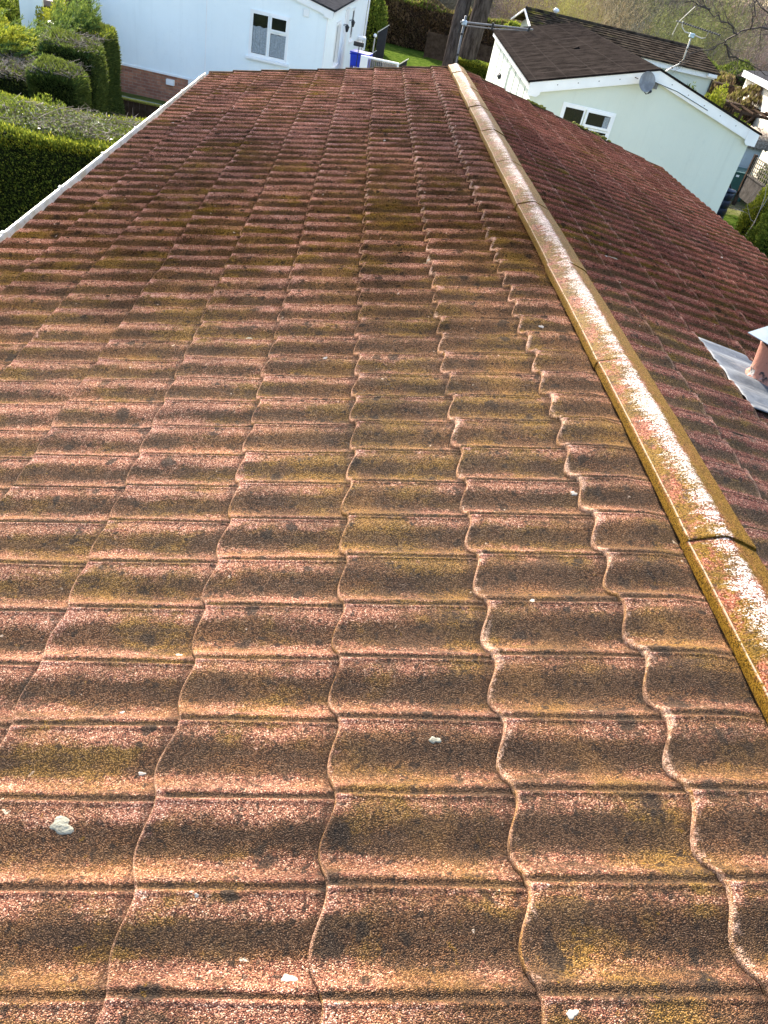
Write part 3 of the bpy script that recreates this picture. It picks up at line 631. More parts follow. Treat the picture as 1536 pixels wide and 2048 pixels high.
for sd in (-1, 1):
    o_ = WG/2+.1
    P = [(WG/2, rg+.06), (WG/2+sd*o_, rg+.06-sg*o_), (WG/2+sd*o_, rg-.13-sg*o_), (WG/2, rg-.13)]
    mb = MB().prism(P, -.1, -.06); mb.build('bargeboard', M['white'], gh)
    mb = MB().prism([(WG/2+sd*(o_+.004), rg+.055-sg*o_), (WG/2+sd*(o_-.26), rg+.055-sg*(o_-.26)), (WG/2+sd*(o_-.26), rg-.15-sg*(o_-.1)), (WG/2+sd*(o_-.2), rg-.21-sg*(o_-.1)), (WG/2+sd*(o_+.004), rg-.21-sg*(o_-.1))], -.113, -.102); mb.build('barge_end', M['white'], gh)
    mb = MB().prism([(WG/2, rg-.131), (WG/2+sd*(o_-.03), rg-.131-sg*(o_-.03)), (WG/2+sd*(o_-.03), rg-.15-sg*(o_-.03)), (WG/2, rg-.15)], -.1, 0); mb.build('soffit', M['white'], gh)
    P = [(WG/2, rg+.105), (WG/2+sd*(o_+.05), rg+.105-sg*(o_+.05)), (WG/2+sd*(o_+.05), rg+.065-sg*(o_+.05)), (WG/2, rg+.065)]
    MB().prism(P, -.12, LG+.1).build('roof', M['felt_roof'], gh)
    xx = sorted((WG/2+sd*(o_+.01), WG/2+sd*(o_-.09))); MB().box(*xx, 0, LG, egz-.1, egz+.0).build('fascia', M['white'], gh)
    b = MB()   # screw caps
    for k in range(6):
        a = .35+k*.42; b.lathe([(.012, 0), (.01, .004), (0, .005)], 8, M=Matrix.Translation((WG/2+sd*a, -.1, rg-.035-sg*a)) @ Matrix.Rotation(R(90), 4, 'X'))
    b.build('screw_caps', M['alu'], gh)
b = MB().prism([(-.09, 3.66), (.12, 3.66), (.02, 3.72)], 3.4, 3.75); b2 = b.build('roof_vent', M['felt_roof'], gh); b2.location = (1.5, 1.0, -.28)
Mw = Matrix.Translation((.74, 0, 1.62)); wn = window(gh, Mw, 1.2, 1.05, [(.05, .52, .05, 1.0, 0), (.55, 1.15, .68, 1.01, 1), (.55, 1.15, .05, .66, 0)])
for (x0, x1, z0, z1) in ((.95, 1.12, .07, .58), (.98, 1.1, .68, .95)): net_curtain(wn, Mw, x0, x1, z0, z1)
ML = lambda y, z: Matrix.Translation((0, y, z)) @ Matrix.Rotation(R(-90), 4, 'Z')
MB().box(-.045, 0, 5.0, 5.9, .7, 2.6).build('door', M['green_wall'], gh, bevel=.01)
for y in (1.2, 2.4, 3.6, 4.9, 6.1, 7.4, 8.8): MB().box(-.02, 0, y, y+.05, .7, 2.75).build('cover_strip', M['green_wall'], gh)
for y in (6.3, 6.55): MB().lathe([(0, .08), (.05, .03), (.05, -.05), (0, -.08)], 8, c=(-.1, y, 2.2)).build('wall_lamp', M['black'], gh)
MB().box(WG-.62, WG-.2, -.02, .0, .35, .6).build('vent', M['black'], gh)
b = MB(); b.tube([(WG/2-.15, -.1, 3.42), (WG/2+.5, -.12, 3.33), (WG/2+1.3, -.11, 3.12)], .006, 5); b.build('cable', M['black'], gh)
# satellite dish
dc = gh.matrix_basis @ Vector((2.27, -.33, 3.33))
sd_ = empty('satellite_dish', dc+Vector((-.02, 0, .06)), R(8), label='grey mesh satellite dish fixed to the mint green gable apex', cat='satellite dish')
n = N('perforated_grey', .5, .4, .3); c = n.mix(n.sm(n.noise(6, 4), .35, .65), (.15, .15, .15), (.25, .25, .25)); n.col(c)
Mx = Matrix.Rotation(R(90-18), 4, 'X')
b = MB().lathe([(r_, .16*(r_/.23)**2*.23) for r_ in (0.0001, .04, .08, .12, .16, .19, .21, .222, .23)]+[(.236, .037), (.23, .03), (.12, .004), (.0001, -.006)], 32, M=Mx); b.v = [(x*.95, y, z) for x, y, z in b.v]; sd_.scale = (.82, .82, .82)
b.build('reflector', n.m, sd_, smooth=True)
MB().tube([(0, -.02, -.2), (.0, -.2, -.24), (0, -.34, -.2)], .011).build('feed_arm', M['black'], sd_)
Ml = Matrix.Translation((0, -.36, -.17)) @ Matrix.Rotation(R(60), 4, 'X'); MB().lathe([(0, -.06), (.022, -.05), (.022, .02), (.033, .035), (.03, .06), (0, .065)], 14, M=Ml).build('receiver', M['black'], sd_)
b = MB().tube([(0, .02, 0), (0, .2, .03), (.02, .24, .03)], .018); b.tube([(-.24, .05, .03), (-.24, .22, .03)], .014); b.build('bracket', M['black'], sd_)
# tv aerial on the green gable
ta = empty('tv_aerial', gh.matrix_basis @ Vector((2.6, -.17, 3.45)), 0, label='white cranked mast with long yagi aerial above the satellite dish', cat='aerial')
def W(o, p): return Vector(p)-o.location
mast = [(5.06, 17.8, -.16), (5.1, 17.8, -.02), (5.14, 17.8, .05), (5.34, 17.8, .2), (5.4, 17.8, .3), (5.385, 17.8, .72)]
MB().tube([W(ta, p) for p in mast], .016, 10).build('mast', M['offwhite_pole'], ta, smooth=True)
b = MB()
for i in (1, 2, 3, 4):
    p = Vector(mast[i]).lerp(Vector(mast[i+1]), .45) if i < 5 else Vector(mast[i]); b.tube([W(ta, p+Vector((-.006, 0, -.01))), W(ta, p+Vector((.006, 0, .01)))], .02, 10)
b.build('cable_tie', M['black'], ta)
MB().box(-.05, .05, -.04, .04, -.04, .04, Matrix.Translation(W(ta, (5.385, 17.8, .73)))).build('clamp', M['clamp_blue'], ta, bevel=.01)
MB().tube([W(ta, p) for p in [(5.1, 17.8, .93), (5.12, 17.8, .83), (5.22, 17.8, .76), (5.385, 17.8, .75), (5.6, 17.8, .72), (5.68, 17.8, .74), (5.7, 17.8, .84)]], .011, 8).build('cradle_arm', M['offwhite_pole'], ta, smooth=True)
MB().tube([W(ta, (4.96, 17.8, .905)), W(ta, (5.95, 17.8, .84))], .011, 8).build('boom', M['alu'], ta)
b = MB()
for k in range(16):
    t = k/15; p = Vector((5.12+.82*t, 17.8, .893-.053*t)); b.tube([W(ta, p+Vector((0, -.09, .0))), W(ta, p+Vector((0, .09, 0)))], .004, 5); b.box(-.012, .012, -.02, .02, -.012, .022, Matrix.Translation(W(ta, p)))
b.build('elements', M['black'], ta)
b = MB(); b.tube([W(ta, (5.02, 17.8, .9)), W(ta, (5.16, 17.6, 1.2))], .009, 6); b.tube([W(ta, (5.02, 17.8, .9)), W(ta, (5.02, 17.9, .66))], .009, 6)
b.build('reflector_arms', M['offwhite_pole'], ta)
MB().box(-.05, .02, -.05, .0, -.3, .06, Matrix.Translation(W(ta, (5.06, 17.86, -.02)))).build('wall_bracket', M['alu'], ta)
# ---- aerial pole on our own far gable
oa = empty('gable_aerial', (-.02, 11.16, -.4), label='grey aerial pole with a long sideways boom at the end of the ridge', cat='aerial')
MB().tube([W(oa, (-.005, 11.16, -.5)), W(oa, (-.005, 11.16, .56))], .0145, 10).build('mast', M['alu'], oa, smooth=True)
MB().box(-.03, .03, -.045, .03, -.022, .03, Matrix.Translation(W(oa, (-.005, 11.15, .48)))).build('clamp', M['clamp_blue'], oa, bevel=.006)
MB().tube([W(oa, (-.06, 11.13, .485)), W(oa, (.9, 11.25, .57))], .0115, 8).build('boom', M['alu'], oa)
MB().tube([W(oa, (.0, 11.13, .455)), W(oa, (.4, 11.18, .49)), W(oa, (.85, 11.24, .55))], .007, 8).build('stay', M['alu'], oa)
b = MB()
for (p, q) in (((.36, 11.18, .47), (.366, 11.18, .55)), ((.84, 11.24, .54), (.85, 11.24, .6))): b.tube([W(oa, p), W(oa, q)], .016, 8)
for z in (.13, .36): b.tube([W(oa, (-.005, 11.16, z-.012)), W(oa, (-.005, 11.16, z+.012))], .02, 10)
b.build('tape_band', M['black'], oa)
MB().tube([W(oa, p) for p in [(-.05, 11.12, .46), (-.07, 11.1, .36), (-.03, 11.13, .24), (-.018, 11.14, .1), (-.018, 11.14, -.3)]], .005, 6).build('cable', M['black'], oa)

# ---- rear pale green house with dark tiled roof
rh = empty('rear_green_house', (8.3, 31.2, GZ), R(0), label='mint green bungalow with dark ribbed tile roof behind the satellite dish', cat='house')
def dark_tile():
    n = N('dark_ribbed_tiles', .9, .0); c = n.mix(n.sm(n.noise(4, 6, .7), .35, .65), (.018, .014, .011), (.065, .05, .037))
    c = n.mix(n.mul(n.sm(n.noise(2, 5, .7), .5, .65), n.sm(n.sep(n.g)[0], 9, 5)), c, (.08, .07, .015)); n.col(c); n.bump(n.noise(40, 4), .01); return n.m
dt = dark_tile()
MB().box(-3.3, 3.4, 0, 4.8, .4, 3.02).build('wall', M['green_wall'], rh)
b = MB().prism([(0, 3.02), (2.4, 3.52), (4.8, 3.02)], -3.3, 3.4, 'x'); b.build('gable', M['green_wall'], rh)
MB().box(-3.6, 3.44, -.14, -.1, 2.86, 3.04).build('fascia', M['white'], rh)
b = MB().prism([(-.2, 2.98), (2.4, 3.5), (2.4, 3.56), (-.2, 3.04)], -3.75, -3.7, 'x'); b.prism([(5.0, 2.98), (2.4, 3.5), (2.4, 3.56), (5.0, 3.04)], -3.75, -3.7, 'x'); b.build('bargeboard', M['white'], rh)
for sgn in (0, 1):
    b = MB()
    for k in range(9):
        a0, a1 = k/9, (k+1)/9; f_ = lambda t: (-.22+2.62*t) if not sgn else (5.02-2.62*t)
        z0, z1 = 3.03+.5*a0, 3.03+.5*a1
        b.prism([(f_(a0), z0), (f_(a1), z1), (f_(a1), z1+.03), (f_(a0), z0+.06)], -3.7, 3.55, 'x')
    b.build('roof', dt, rh)
MB().tube([(-3.7, 2.4, 3.57), (3.55, 2.4, 3.57)], .07, 8).build('ridge', dt, rh)
for x in (2.4, 2.62): MB().lathe([(0, .09), (.05, .05), (.05, -.05), (0, -.09)], 8, c=(x, -.08, 1.95)).build('wall_lamp', M['black'], rh)
MB().tube([(3.42, -.04, .4), (3.42, -.04, 2.95)], .03).build('downpipe', M['black'], rh)
MB().box(3.1, 3.44, -.3, -.1, 2.92, 3.02).build('gutter', M['white'], rh)
MB().box(-2.2, -1.2, -.03, 0, 1.4, 2.6).build('window', M['white'], rh); 
t = empty('roof_finial', (5.9, 34.2, -.05), label='small white cowl on the ridge of the dark tiled roof', cat='cowl')
MB().lathe([(.07, -.1), (.07, .1), (.12, .12), (.1, .2), (0, .24)], 12).build('cowl', M['white'], t, smooth=True)

# ---- cream building far right, pergola, brick bits
ch = empty('cream_shed', (13.75, 28.1, GZ), R(-10), label='cream outbuilding with grey felt roof at the right edge', cat='outbuilding')
MB().box(0, 4, 0, 8, 0, 3.0).build('wall', M['cream_wall'], ch)
MB().prism([(-.15, 3.0), (4.2, 3.0), (4.2, 3.12), (2.0, 3.5), (-.15, 3.12)], -.2, 8.2).build('roof', M['dark_felt'], ch)
MB().box(-.2, -.16, -.2, 8.2, 2.9, 3.12).build('fascia', M['white'], ch)
pg = empty('pergola', (12.3, 29.0, GZ), R(-10), label='dark rustic timber pergola in front of the cream outbuilding', cat='pergola')
for x, y in ((0, 0), (1.8, 0), (0, 1.4), (1.8, 1.4)): MB().tube([(x, y, 0), (x+.02, y, 2.2)], .055, 8).build('post', M['timber'], pg)
for x in (-.1, .35, .8, 1.25, 1.7): MB().box(x, x+.045, -.2, 1.6, 2.26, 2.31).build('rafter', M['timber'], pg)
for y in (-.03, 1.37): MB().box(-.3, 2.1, y, y+.06, 2.19, 2.28).build('beam', M['timber'], pg)
for i in range(2): MB().tube([(0, .02, 1.5), (.5, .02, 2.2)] if i == 0 else [(1.8, .02, 1.5), (1.3, .02, 2.2)], .035, 6).build('brace', M['timber'], pg)

# ---- shed with corrugated roof, green store, water butt, trellis
sh = empty('garden_shed', (10.6, 27, GZ), R(0), label='grey-white boarded shed with mossy corrugated roof beside the green house', cat='shed')
b = MB()
for k in range(12): b.prism([(0, .06+k*.12), (-.02, .06+k*.12), (-.006, .177+k*.12), (0, .177+k*.12)], 0, 2.05, 'x')
b.box(0, 2.05, .001, 1.3, 0, 1.52); b.build('wall', M['shed_wall'], sh)
n = N('mossy_corrugated', .9, .15); n.col(n.mix(n.sm(n.noise(14, 6, .75), .4, .6), (.09, .06, .045), (.28, .24, .18))); n.bump(n.noise(30, 5), .02)
V = []; F = []; nx = 100
for j, (y, z) in enumerate(((-.2, 1.5), (.8, 1.86), (1.4, 1.95))):
    for i in range(nx+1): x = -.2+2.7*i/nx; V.append((x, y, z+.025*math.sin(x*2*PI/.15)))
for j in range(2):
    for i in range(nx): a = j*(nx+1)+i; F.append((a, a+1, a+nx+2, a+nx+1))
b = MB(); b.v = V; b.f = F; ro = b.build('roof', n.m, sh, smooth=True); md = ro.modifiers.new('t', 'SOLIDIFY'); md.thickness = .012
for q in range(8):
    a = rng.uniform(0, 3.3)
gt_ = empty('green_store', (11.25, 25.8, GZ), R(-3), label='dark green steel storage cabinet standing against the boarded shed', cat='cabinet')
MB().box(0, .82, 0, .6, 0, .84).build('body', M['tank_green'], gt_, bevel=.015)
MB().prism([(-.04, .84), (.65, .84), (.65, .93), (-.04, .87)], -.03, .85, 'x').build('lid', M['tank_green'], gt_, bevel=.01)
MB().box(.3, .4, -.012, 0, .72, .78).build('plate', M['white'], gt_); MB().box(.62, .67, -.035, 0, .3, .42).build('handle', M['white'], gt_, bevel=.008)
wb = empty('water_butt', (9.68, 22.2, GZ), R(-8), label='navy ribbed plastic water butt at the corner of the green house', cat='water butt')
pr = []
for k in range(4): z = .0+k*.22; pr += [(.25, z), (.27, z+.02), (.275, z+.11), (.27, z+.2), (.25, z+.22)]
pr += [(.2, .9), (.0001, .92)]
MB().lathe(pr, 28).build('body', M['butt_blue'], wb, smooth=True); MB().lathe([(.2, 0), (.29, .02), (.29, .05), (.0001, .1)], 28, c=(0, 0, .88)).build('lid', M['butt_blue'], wb, smooth=True)
MB().tube([(.1, 0, .95), (.0, -.05, 1.1), (-.35, -.05, 1.15)], .03, 8).build('hose', M['black'], wb)
tf = empty('trellis_fence', (11.55, 25.1, GZ), R(-93), label='weathered fence panels topped with square trellis right of the green cabinet', cat='fence')
MB().box(0, 6, -.02, .02, .3, .95).build('board_panel', M['grey_timber'], tf)
for x in (0, 1.8, 3.6, 5.4): MB().box(x-.05, x+.05, -.05, .05, 0, 1.55).build('post', M['timber'], tf)
b = MB()
for k in range(38): x = .05+k*.155; b.box(x, x+.03, -.014, .0, .98, 1.5)
for k in range(5): z = .99+k*.12; b.box(0, 6, .0, .014, z, z+.028)
b.build('trellis', simple('pale_lath', (.17, .14, .1), .9), tf)
MB().box(0, 6, -.04, .04, .94, .98).build('rail', M['grey_timber'], tf)

# ================================================================== VEGETATION
G = {}
G['hedge'] = leaf_mat('privet_leaves', [(0, (.03, .05, .008)), (.45, (.09, .135, .02)), (.8, (.19, .24, .035)), (1, (.38, .4, .07))])
G['yellow'] = leaf_mat('golden_leaves', [(0, (.09, .12, .012)), (.4, (.26, .28, .025)), (.8, (.46, .43, .045)), (1, (.62, .54, .07))])
G['dark'] = leaf_mat('dark_conifer', [(0, (.018, .03, .01)), (.5, (.04, .065, .02)), (.85, (.08, .115, .03)), (1, (.17, .19, .05))])
G['juniper'] = leaf_mat('juniper_sprays', [(0, (.03, .065, .02)), (.5, (.075, .14, .04)), (.85, (.16, .24, .06)), (1, (.4, .44, .08))])
G['ivy'] = leaf_mat('ivy_leaves', [(0, (.02, .03, .012)), (.5, (.06, .08, .04)), (.8, (.14, .17, .09)), (1, (.45, .47, .36))], .4, .15)
G['twig'] = leaf_mat('dead_twigs', [(0, (.06, .045, .035)), (.5, (.16, .125, .1)), (1, (.4, .34, .29))], .85, .1, 0)
G['beech'] = leaf_mat('brown_beech_leaves', [(0, (.06, .03, .018)), (.5, (.17, .09, .055)), (1, (.36, .22, .14))])
G['core'] = simple('hedge_core', (.012, .016, .006), .95, .05, var=.3)
G['core_brown'] = simple('brown_hedge_core', (.04, .025, .017), .95, .05, var=.3)

def hedge_pts(n, hw, hd, ht, z0=0, rnd=.12, top=.35, lump=.06):
    """points + outward normals over a rounded box (centre at origin in plan)"""
    P = []; D = []
    areas = np.array([2*hw*ht, 2*hw*ht, 2*hd*ht, 2*hd*ht, 4*hw*hd]); f = rng.choice(5, n, p=areas/areas.sum())
    a = rng.uniform(-1, 1, n); b = rng.uniform(0, 1, n); c = rng.uniform(-1, 1, n)
    X = np.where(f < 2, a*hw, np.where(f == 2, -hw, np.where(f == 3, hw, a*hw)))
    Yy = np.where(f == 0, -hd, np.where(f == 1, hd, c*hd)); Z = np.where(f == 4, ht, b*ht)
    nx = np.where(f == 2, -1, np.where(f == 3, 1, 0)); ny = np.where(f == 0, -1, np.where(f == 1, 1, 0)); nz = np.where(f == 4, 1, 0)
    P = np.stack([X, Yy, Z], 1).astype(float); Nn = np.stack([nx, ny, nz], 1).astype(float)
    # round top edges
    ex = np.clip((np.abs(X)-(hw-rnd))/rnd, 0, 1)*np.sign(X); ey = np.clip((np.abs(Yy)-(hd-rnd))/rnd, 0, 1)*np.sign(Yy); e_z = np.clip((Z-(ht-rnd))/rnd, 0, 1)
    v = np.stack([ex, ey, e_z], 1); ln = np.linalg.norm(v, axis=1, keepdims=True); over = ln[:, 0] > 1
    P[over] -= (v*rnd*(1-1/np.maximum(ln, 1)))[over]
    l = np.sin(P[:, 0]*3.1+P[:, 2]*2)+np.sin(P[:, 1]*4.3+1+P[:, 0])+np.sin(P[:, 2]*5+P[:, 0]*2.2)
    P += Nn*(l*lump/3)[:, None]+rng.normal(0, .02, (n, 3)); P[:, 2] += z0
    return P, Nn, f
def core_box(name, hw, hd, ht, parent, mat, inset=.07):
    return MB().box(-hw+inset, hw-inset, -hd+inset, hd-inset, 0, ht-inset).build(name, mat, parent, bevel=.08)
def make_hedge(name, loc, rz, hw, hd, ht, n, mat, lab, cat='hedge', ln=.05, wd=.022, core=None, topmat=None, ntop=0, lump=.06, rnd=.12, group=None):
    t = empty(name, loc, rz, label=lab, cat=cat, group=group)
    core_box('branches', hw, hd, ht, t, core or G['core'])
    P, D, f = hedge_pts(n, hw, hd, ht, lump=lump, rnd=rnd)
    link('foliage', leaves(P, D+np.array([0, 0, .6]), ln, wd, 'foliage'), mat, t)
    if topmat:
        P, D, f = hedge_pts(ntop*3, hw, hd, ht, lump=lump, rnd=rnd); e = P[:, 2] > ht-.16; P, D = P[e], D[e]
        ed = np.maximum(np.abs(P[:, 0])/hw, np.abs(P[:, 1])/hd) > .72; P, D = P[ed], D[ed]
        link('new_growth', leaves(P, D+np.array([0, 0, 1.0]), ln*1.1, wd, 'new_growth'), topmat, t)
    return t
# near left hedge
nh = make_hedge('privet_hedge', (-5.55, 11.4, GZ), R(8), 2.35, .92, 1.86, 110000, G['hedge'], 'large clipped privet hedge with ivy and dead twigs on top, left of the gutter', ln=.045, wd=.02, topmat=G['yellow'], ntop=42000, rnd=.14, lump=.07)
n_ = 9000; P = np.stack([rng.uniform(-2.2, 2.2, n_), rng.uniform(-.68, .62, n_), 1.84+rng.uniform(0, .1, n_)], 1); P = P[(np.sin(P[:, 0]*2.3+1)+np.sin(P[:, 1]*5+P[:, 0]*1.3)+rng.normal(0, .5, len(P))) > -.5]
link('ivy', leaves(P, rng.normal(0, .6, P.shape)+np.array([0, -.2, .9]), .036, .03, 'ivy'), G['ivy'], nh)
n_ = 2000; A = np.stack([rng.uniform(-2.2, 2.2, n_), rng.uniform(-.65, .6, n_), 1.86+rng.uniform(-.02, .1, n_)], 1); D = unit(rng.normal(0, 1, (n_, 3))*np.array([1, 1, .45]))*rng.uniform(.08, .3, (n_, 1)); D[:, 2] = np.abs(D[:, 2])*.6
link('dead_twigs', segs_mesh('dead_twigs', A, A+D, np.full(n_, .0045), np.full(n_, .002)), G['twig'], nh)

# low rounded clipped shrub behind the hedge
def blob(name, loc, rad, n, mat, lab, cat='shrub', ln=.06, wd=.025, upb=.4, core=None, group=None, flat=0):
    t = empty(name, loc, rng.uniform(0, 6), label=lab, cat=cat, group=group)
    d = unit(rng.normal(0, 1, (n, 3))); d[:, 2] = np.abs(d[:, 2])*1.0-.25; d = unit(d)
    l = 1+.13*np.sin(d[:, 0]*5+1)*np.sin(d[:, 1]*6)+.1*np.sin(d[:, 2]*9+d[:, 0]*7)
    P = d*np.array(rad)*(l*rng.uniform(.82, 1.03, n))[:, None]; P[:, 2] += rad[2]*.25; P[:, 2] = np.maximum(P[:, 2], .02)
    link('foliage', leaves(P, d+np.array([0, 0, upb]), ln, wd, 'foliage'), mat, t)
    b = MB().lathe([(.001, .84*rad[2]*1.2), (.45, .75*rad[2]*1.2), (.72, .5*rad[2]*1.2), (.83, .15*rad[2]), (.7, .0)], 16, M=Matrix.Diagonal((rad[0], rad[1], 1, 1))); b.build('branches', core or G['core'], t)
    return t
blob('clipped_shrub', (-6.35, 13.9, GZ), (.8, .6, 1.18), 22000, G['hedge'], 'rounded yellow-green clipped shrub just behind the privet hedge', ln=.05, wd=.024)
blob('clipped_shrub', (-7.6, 13.4, GZ), (.7, .6, 1.35), 15000, G['yellow'], 'bright yellow-green shrub at the left edge behind the privet hedge', ln=.05, wd=.024)
# dark conifer columns
for (x, y, hw, hd, h, rz, lab, mt) in [(-7.15, 19.3, .33, .75, 1.98, .1, 'tall narrow dark clipped conifer nearest the blue house wall', 'dark'), (-7.0, 17.3, .5, .7, 1.95, .15, 'wide dark clipped conifer in the middle of the conifer row', 'dark'), (-6.75, 15.6, .4, .5, 1.72, .1, 'shorter green clipped conifer at the near end of the row', 'dark')]:
    t = make_hedge('clipped_conifer', (x, y, GZ), rz, hw, hd, h, 34000, G['dark'], lab, 'conifer', ln=.07, wd=.02, topmat=G['yellow'] if hw < .36 else G['juniper'], ntop=5000, rnd=.2, lump=.1, group='clipped conifers in a row')
    if hw > .36:
        n_ = 500; A = np.stack([rng.uniform(-hw, hw, n_), rng.uniform(-hd, hd, n_), h+rng.uniform(-.05, .06, n_)], 1); D = unit(rng.normal(0, 1, (n_, 3)))*rng.uniform(.08, .3, (n_, 1)); D[:, 2] = np.abs(D[:, 2])*.5
        link('dead_twigs', segs_mesh('dead_twigs', A, A+D, np.full(n_, .005), np.full(n_, .002)), G['twig'], t)
th = make_hedge('overgrown_hedge', (-8.6, 16.8, GZ), R(5), 1.6, 1.5, 1.5, 26000, G['dark'], 'grey twiggy overgrown hedge top between juniper and conifers', ln=.07, wd=.03, lump=.14, rnd=.3)
n_ = 5200; A = np.stack([rng.uniform(-1.6, 1.7, n_), rng.uniform(-1.6, 1.5, n_), 1.46+rng.uniform(-.03, .14, n_)], 1); D = unit(rng.normal(0, 1, (n_, 3)))*rng.uniform(.08, .32, (n_, 1)); D[:, 2] = np.abs(D[:, 2])*.5
link('dead_twigs', segs_mesh('dead_twigs', A, A+D, np.full(n_, .006), np.full(n_, .0025)), G['twig'], th)
n_ = 4500; P = np.stack([rng.uniform(-1.6, 1.6, n_), rng.uniform(-1.5, 1.5, n_), 1.48+rng.uniform(0, .1, n_)], 1); link('ivy', leaves(P, rng.normal(0, .6, P.shape)+np.array([0, 0, .8]), .05, .04, 'ivy'), G['ivy'], th)
# juniper: feathery sprays on arching branches
def sprays(t, n, base, span, spread, mat, ln=.09, wd=.018, tilt=(1, .3, .55), xmax=1.25):
    PP = []; DD = []
    for k in range(n):
        a = np.array(base)+rng.normal(0, 1, 3)*np.array(span); d = unit(np.array(tilt)+rng.normal(0, .35, 3)); L_ = rng.uniform(.35, .9)*spread; m = 70
        tt = rng.uniform(0, 1, m); c = a+d*L_*tt[:, None]; c[:, 2] -= .25*L_*tt**2*.6; off = rng.normal(0, 1, (m, 3))*(.10*(1-tt*.7))[:, None]*L_*.8; off[:, 2] *= .5
        PP.append(c+off); DD.append(d+off*4)
    PP = np.concatenate(PP); DD = np.concatenate(DD); kk = PP[:, 0]+.25*PP[:, 1] < xmax; link('foliage', leaves(PP[kk], DD[kk], ln, wd, 'foliage'), mat, t)
ju = empty('juniper', (-8.0, 17.9, GZ), label='feathery green juniper with arching sprays at the top left', cat='juniper')
sprays(ju, 420, (-.1, .3, 1.5), (.7, .7, .1), .7, G['juniper'])
sprays(ju, 130, (.35, 1.3, 1.85), (.22, .35, .12), .85, G['juniper'], tilt=(.6, .3, .75))
MB().lathe([(.001, 1.6), (.6, 1.5), (.85, 1.0), (.6, 0)], 14).build('branches', G['core'], ju)
gj = empty('golden_juniper', (-8.6, 16.4, GZ), label='golden yellow juniper sprays in front of the green juniper', cat='juniper')
sprays(gj, 70, (.2, .7, 1.68), (.4, .4, .06), .6, G['yellow'], tilt=(1, .1, .4)); MB().tube([(0, 0, 0), (.2, .3, 2.0)], .05).build('trunk', M['bark'], gj)
gs = empty('green_juniper', (-9.2, 15.4, GZ), label='low green juniper at the left edge below the golden sprays', cat='juniper')
sprays(gs, 240, (.5, .2, 1.45), (.6, .5, .1), .7, G['juniper'], tilt=(.9, -.4, .35)); MB().tube([(0, 0, 0), (.2, .1, 1.8)], .05).build('trunk', M['bark'], gs)
blob('golden_shrub', (-10.6, 21.6, GZ), (1.1, .9, 1.25), 11000, G['yellow'], 'bright yellow leafy shrub beneath the pale blue panel', ln=.08, wd=.05)
blob('golden_shrub', (-9.6, 24.5, GZ), (.9, 1.2, 1.3), 9000, G['yellow'], 'yellow-green shrub in the gap beside the dark gravel stack', ln=.08, wd=.05)
blob('dark_shrub', (-12.2, 25.5, GZ), (1.3, 1.1, 1.4), 12000, G['hedge'], 'olive green shrub at the top left corner', ln=.09, wd=.05)
t = empty('blue_screen', (-10.45, 24.4, GZ), R(4), label='tall pale blue panel standing among the shrubs at top left', cat='screen')
MB().box(-.32, .3, -.03, .03, .1, 2.4).build('panel', M['blue_wall'], t, bevel=.01)
for x in (-.3, .28): MB().box(x-.02, x+.02, .03, .07, 0, 2.3).build('post', M['white'], t)
t = empty('stone_stack', (-9.55, 23.6, GZ), label='dark stacked slates between the blue panel and the blue house', cat='slate stack')
b = MB()
for k in range(9): Mz = Matrix.Translation((rng.uniform(-.04, .04), rng.uniform(-.04, .04), .6+k*.075)) @ Matrix.Rotation(rng.uniform(-.2, .2), 4, 'Z') @ Matrix.Rotation(rng.uniform(-.12, .12), 4, 'Y'); b.box(-.22, .22, -.2, .2, 0, .045, Mz)
b.box(-.2, .2, -.2, .2, 0, .6); b.build('slates', M['black'], t, bevel=.01)
t = empty('brown_roofed_shed', (-9.9, 29.5, GZ), R(-4), label='brown felt roofed shed behind the shrubs left of the blue house', cat='shed')
MB().box(-2.6, 1.2, 0, 2.4, 0, .85).build('wall', M['grey_timber'], t); MB().prism([(-2.9, .82), (1.35, .82), (1.35, .92), (-2.9, 1.0)], -.25, 2.6).build('roof', simple('brown_felt', (.2, .15, .13), .9), t)
t = empty('dark_fence', (-8.62, 22.0, GZ), R(86), label='dark timber fence at the left corner of the blue house', cat='fence')
MB().box(0, 4.5, -.03, .03, 0, 2.2).build('board_panel', M['timber'], t)
for x in (0, 2.2, 4.5): MB().box(x-.05, x+.05, -.05, .05, 0, 2.25).build('post', M['timber'], t)
# low fence with slab in front of the brick skirt
t = empty('low_fence', (-6.95, 20.35, GZ), R(-2), label='low dark board fence with mossy capping below the brick skirt', cat='fence')
b = MB()
for k in range(26): b.box(-.4+k*.14, -.4+k*.14+.132, 0, .02, 0, .42)
b.build('boards', M['timber'], t); MB().box(-.5, 3.4, -.04, .12, .42, .46).build('capping', M['moss'], t, bevel=.01); MB().box(-.5, 3.4, .14, .3, .38, .43).build('kerb', simple('slate_kerb', (.16, .19, .22), .7), t, bevel=.01)

# ---- mid distance hedges, fences, trunks
make_hedge('beech_hedge', (3.0, 49.0, GZ), R(-12), 5.0, .8, 2.1, 26000, G['beech'], 'brown winter beech hedge with green top behind the grass verge', ln=.16, wd=.09, core=G['core_brown'], topmat=G['hedge'], ntop=6000, rnd=.2, lump=.25)
make_hedge('ivy_hedge', (9.2, 46.6, GZ), R(-12), 3.0, .8, 2.2, 16000, G['hedge'], 'dark ivy covered hedge between the trunks and the green house', ln=.16, wd=.1, topmat=G['yellow'], ntop=3500, rnd=.2, lump=.2)
blob('ivy_shrub', (-1.2, 43.5, GZ), (.7, .8, 2.2), 7000, G['hedge'], 'ivy covered shrub beside the far end of the blue house', ln=.14, wd=.09)
blob('pot_shrub', (-1.05, 31.8, GZ), (.35, .35, .9), 2500, G['hedge'], 'small bright green shrub under the porch canopy', ln=.12, wd=.05)
